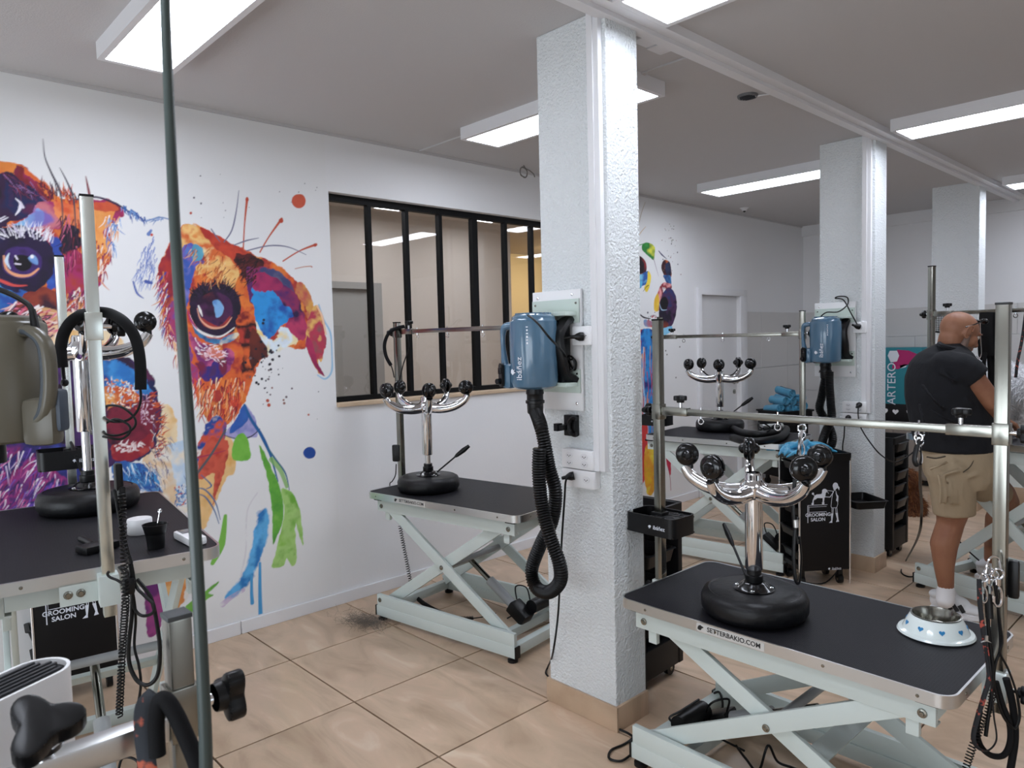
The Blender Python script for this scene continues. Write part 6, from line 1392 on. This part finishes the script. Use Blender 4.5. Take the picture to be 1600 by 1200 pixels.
m.fur([(244, 430), (262, 420), (266, 500), (270, 540), (250, 500)], 110, 18, 114, ['#c8485a', '#f2e8e6', '#8a2450', '#d98a4a', '#3a4aa0', '#a8302c'], 1.8, 12)
m.fur([(256, 490), (282, 540), (300, 600), (286, 590), (262, 530)], 70, 20, 75, ['#e8a070', '#f4eeea', '#b03a40', '#e9c090'], 1.8, 14)
m.fur([(290, 380), (350, 392), (372, 440), (320, 440)], 80, 16, 120, ['#b85a2c', '#e8a862', '#8c2a24', '#f0cf9a'], 1.2)
m.fur([(372, 400), (408, 404), (400, 440), (380, 440)], 60, 12, 130, ['#1a0f14', '#4a1a1a', '#2a1418'], 1.6)
# collar, neck strokes
m.poly([(334, 650), (352, 660), (350, 690), (336, 720), (318, 742), (306, 720), (312, 680)], '#4a6ab8', '#d8573a', '#2a4a98', '#e8ddd6', '#b03a38', rough=4)
m.poly([(384, 632), (400, 660), (402, 682), (384, 684), (362, 684), (352, 676), (370, 656)], '#7f86c4', '#a8a2d0', '#8f9ad0', rough=2)
m.poly([(382, 632), (388, 650), (376, 668), (358, 676), (370, 652)], '#2b58a8', '#3a6cba', rough=2)
m.stroke([(350, 680), (372, 686), (392, 682), (406, 670)], 1, 1, '#3a3a50', wm=2.5)
m.stroke([(382, 633), (392, 655), (406, 676), (418, 700), (424, 716), (434, 752)], 4, 2, '#1f5f9c', wm=5.5); m.stroke([(418, 700), (432, 720), (446, 740), (452, 766)], 3, 1, '#2a6a90', wm=3)
m.poly([(322, 690), (356, 688), (352, 730), (338, 770), (332, 788), (334, 740), (316, 750), (308, 740)], '#b9342c', '#cf5a44', '#8a1f24', rough=3)
m.stroke([(304, 716), (330, 710), (352, 704)], 3, 1, '#a83050'); m.stroke([(352, 672), (330, 710), (306, 742)], 3, 4, '#5a5a62')
for a in ([(306, 772), (320, 776), (334, 796), (342, 818)], [(300, 766), (318, 764), (336, 784), (344, 812)], [(322, 764), (330, 758), (314, 742)]): m.stroke(a, 1, 1, '#4a6a98', wm=2.4)
m.fur([(268, 760), (300, 752), (306, 790), (276, 790)], 60, 12, 60, ['#3f8fcb', '#c8452e', '#2a5aa4', '#e8e4e0'], 1.8, 60)
m.poly([(366, 688), (374, 679), (384, 680), (391, 716), (364, 718)], '#63ad38', '#7dc04a', rough=1.5)
m.poly([(404, 698), (412, 706), (424, 730), (440, 770), (442, 810), (434, 835), (426, 850), (425, 800), (418, 750)], '#4f9a38', '#69b040', '#8ac458', rough=1.5)
m.poly([(440, 765), (456, 770), (466, 790), (471, 815), (474, 850), (470, 846), (462, 818), (462, 850), (463, 876), (456, 885), (448, 872), (442, 884), (424, 886), (430, 868), (436, 840), (444, 800)], '#8bc050', '#a9d27a', '#74b542', rough=1.5)
m.stroke([(424, 718), (438, 735), (448, 760)], 8, 6, '#7fb850', alpha=.8)
m.poly([(405, 797), (418, 797), (420, 820), (414, 850), (404, 880), (392, 905), (374, 925), (352, 938), (362, 918), (380, 895), (392, 860), (398, 825)], '#3f97d4', '#5fb0e4', '#2a78bc', rough=4, feather=3)
m.stroke([(348, 944), (360, 934), (380, 922)], 9, 6, '#c3a8cc', alpha=.7, dry=.2)
m.stroke([(393, 900), (393, 925), (394, 942)], 4, 6, '#4a9ed6'); m.stroke([(406, 880), (406, 920), (407, 962)], 4, 7, '#4a9ed6')
m.stroke([(402, 770), (386, 800), (384, 860), (376, 900)], 2, 3, '#cfcad0', alpha=.5, dry=.5)
m.poly([(228, 895), (262, 890), (264, 920), (258, 960), (244, 990), (230, 985)], '#8a3a86', '#a8488a', '#6a2a70', rough=4); m.poly([(256, 892), (290, 896), (284, 940), (272, 960), (262, 1000), (254, 1000), (260, 940)], '#e5a850', '#e8b878', '#d98a4a', rough=4)
m.stroke([(332, 880), (346, 850), (352, 806)], 6, 5, '#79b84a', wm=11); m.poly([(290, 948), (312, 930), (338, 910), (341, 912), (326, 926), (332, 930), (310, 946), (300, 958)], '#5aa23a', '#86bf58', rough=1.5)
# spatters
m.dot(466.5, 314, 11, '#cf5a40'); m.dot(483.5, 707.5, 9.5, '#1f4a9a')
for a, w in (([(380, 388), (382, 350), (386, 310)], 2), ([(406, 394), (420, 370), (440, 342)], 2), ([(442, 408), (468, 392), (494, 382)], 2)): m.stroke(a, 2, 4, '#c25236', wm=w); 
for x, y, r in ((386, 312, 2.6), (439, 345, 3.6), (492, 383, 2.6), (298, 333, 2), (487, 417, 1)): m.dot(x, y, r, '#b9452f')
m.stroke([(461, 420), (474, 417), (486, 416)], 1, 1.5, '#c07a5a')
for a in ([(350, 378), (362, 360), (369, 330), (373, 298)], [(366, 383), (385, 376), (404, 372)], [(385, 392), (420, 384), (450, 386), (478, 398)], [(330, 358), (338, 370), (344, 378)]): m.stroke(a, 1.6, .8, '#6a6a86', wm=2)
for k in range(46):
    x = 400+m.r.normal(18, 16); y = 545+abs(m.r.normal(0, 38)); m.dot(x, y, m.r.uniform(.5, 2.2), '#1f1f2c' if m.r.random() < .8 else '#6a5a60')
for x, y, r, c in ((412, 500, 2, '#201828'), (411, 505, 2.2, '#201828'), (408, 534, 2.4, '#201828'), (414, 545, 2, '#201828'), (424, 551, 2, '#201828'), (426, 562, 2.2, '#201828'), (423, 577, 2, '#201828'), (409, 592, 2, '#201828'), (435, 540, 1.6, '#201828'), (418, 626, 2.6, '#b8503a'), (420, 633, 2.8, '#b8503a'), (444, 630, 2, '#8a5a50'), (443, 625, 1.6, '#8a5a50'), (425, 606, 1.5, '#8a5a50'), (456, 607, 1.5, '#6a5a60'), (303, 309, 1.4, '#4a4450'), (314, 318, 1.4, '#4a4450'), (313, 275, 1, '#4a4450'), (482, 648, 1.6, '#b8604a')): m.dot(x, y, r, c)
for k in range(26): m.dot(m.r.uniform(295, 500), m.r.uniform(240, 340) if k % 2 else m.r.uniform(560, 660), m.r.uniform(.4, .9), '#5a5560')
m.hang('mural', 'big watercolour dog face mural in red, orange and blue behind the left table')

# second mural: white dog with colour patches, past the near pillar
q = Canvas(4.55, 5.95, .09, 2.772, .0055, .0045, PAPER, 9)
for a, c in (([(993, 376), (1000, 340), (1008, 316)], '#a08a50'), ([(994, 374), (1002, 362), (1009, 354)], '#c8a050'), ([(985, 380), (990, 350), (995, 330)], '#c87850')): q.stroke(a, 1.6, .8, c)
q.poly([(1003, 383), (1010, 379), (1022, 384), (1023, 394), (1021, 406), (1012, 399), (1004, 391)], '#3a9a40', '#2c8038', '#d8d84a', rough=1)
q.stroke([(975, 392), (996, 384), (1006, 381)], 2, 2, '#3a9a40'); q.stroke([(1021, 404), (1025, 418), (1029, 432)], 2, .6, '#a08a98')
q.poly([(985, 410), (996, 400), (1005, 404), (1010, 414), (1008, 428), (998, 432), (986, 428)], '#8a2a30', '#3a1420', '#c8503a', rough=1); q.poly([(988, 410), (998, 404), (1006, 412), (1005, 425), (996, 428), (988, 424)], '#120e16', '#2a1826', rough=.6); q.dot(996, 408, 1.8, '#f4f4f6', .7)
q.poly([(986, 430), (1002, 428), (1013, 424), (1014, 440), (1006, 446), (994, 446)], '#3f9fd0', '#2a5aa4', '#7fc8e4', rough=1.5); q.poly([(1012, 424), (1017, 430), (1016, 442), (1011, 456), (1006, 450), (1011, 440)], '#e8c832', '#f0da50', rough=1); q.poly([(998, 440), (1004, 440), (1001, 450), (996, 448)], '#5ab0d8', rough=1)
q.stroke([(1005, 455), (1010, 448), (1013, 446)], 1, 2, '#2a2a30'); q.stroke([(1029, 392), (1034, 398), (1042, 405)], 2, .8, '#4a4a68', wm=4)
q.poly([(1033, 418), (1038, 406), (1046, 410), (1049, 424), (1048, 434), (1040, 434)], '#b03a2c', '#3a1a20', '#d8703a', rough=.8); q.poly([(1039, 414), (1045, 410), (1048, 422), (1047, 431), (1041, 428)], '#16121c', '#2a3a60', rough=.5); q.poly([(1040, 430), (1048, 432), (1048, 448), (1044, 446), (1036, 432)], '#4a9ad0', '#2a4a80', '#1a1a24', rough=1)
q.poly([(1026, 462), (1033, 444), (1044, 442), (1050, 450), (1044, 470), (1030, 486), (1026, 478)], '#c83a40', '#e8a0a0', '#8a1f2c', '#f0e8e8', rough=1.5); q.poly([(1022, 470), (1027, 458), (1030, 470), (1028, 486), (1022, 484)], '#e8b83a', '#f0d050', rough=1)
q.poly([(1034, 462), (1042, 450), (1050, 452), (1057, 468), (1056, 490), (1050, 508), (1040, 512), (1030, 498), (1030, 478)], '#2a2048', '#1a1428', '#4a2a50', '#24386a', rough=1.5); q.poly([(1032, 468), (1040, 464), (1044, 474), (1040, 484), (1033, 480)], '#0c0a10', rough=.4); q.stroke([(1030, 474), (1034, 484), (1042, 484)], 1, 1, '#a8c8e0', wm=3)
q.poly([(1030, 500), (1044, 504), (1042, 516), (1032, 518)], '#16141c', '#8a3a2a', rough=1.5); q.poly([(1034, 514), (1050, 510), (1046, 520), (1036, 524)], '#5ab8e8', '#8fd0f0', rough=1.5)
for k in range(26): q.dot(1024+q.r.normal(0, 6), 497+q.r.normal(0, 5), q.r.uniform(.5, 1.6), ['#7a1f3a', '#2a1a38', '#b83a4a'][k % 3], .7)
q.stroke([(998, 490), (1006, 496), (1016, 498)], 3, 2, '#16121c', wm=4); q.stroke([(992, 495), (997, 508), (999, 520)], 3, 2, '#1a1a22', wm=5)
q.poly([(1006, 500), (1018, 502), (1020, 510), (1008, 510)], '#4ab0e0', '#c84a3c', rough=1)
q.poly([(985, 520), (1000, 514), (1012, 516), (1004, 540), (998, 580), (996, 620), (985, 620)], '#d8453a', '#e8dcd8', '#a82040', rough=2); q.poly([(1001, 520), (1012, 514), (1022, 520), (1026, 560), (1024, 620), (1020, 680), (1014, 690), (1010, 640), (1004, 580)], '#234aa0', '#2f8fd8', '#1f2f78', rough=2); q.poly([(985, 560), (998, 556), (1000, 590), (994, 600), (985, 596)], '#8a1f4a', '#b03060', rough=1.5)
for k in range(70):
    x = q.r.uniform(985, 1028); y = q.r.uniform(530, 700); q.stroke([(x, y), (x+q.r.normal(0, 2), y+30), (x+q.r.normal(0, 3), y+60)], 2.2, .8, ['#d8453a', '#f0e4e0', '#2f6fc0', '#7fc0e8', '#a82040', '#e8a050'][k % 6])
q.poly([(1000, 660), (1010, 650), (1012, 700), (1008, 745), (1000, 760), (994, 720)], '#d8432f', '#c83048', rough=2); q.poly([(1008, 700), (1018, 690), (1030, 680), (1040, 690), (1038, 712), (1028, 736), (1020, 770), (1012, 772), (1006, 740)], '#e8c022', '#e8a030', '#f0d848', rough=2); q.poly([(1036, 690), (1046, 704), (1048, 740), (1044, 735)], '#c82a4a', rough=1); q.stroke([(1044, 730), (1047, 748), (1048, 766)], 2, 1.5, '#a0324a')
q.poly([(1026, 640), (1036, 660), (1034, 690), (1024, 700)], '#2a3a8a', '#d8452f', '#2f8fd0', rough=2)
for k in range(40): q.dot(1048+q.r.normal(0, 7), q.r.uniform(350, 430), q.r.uniform(.4, 1.1), ['#6a6a50', '#8a4a4a', '#3a3a48'][k % 3], .7)
for x, y in ((1062, 542), (1040, 548), (1042, 554), (1056, 590)): q.dot(x, y, 1.2, '#4a3a40', .7)
q.hang('mural', 'white dog mural with rainbow patches on the wall past the near pillar')
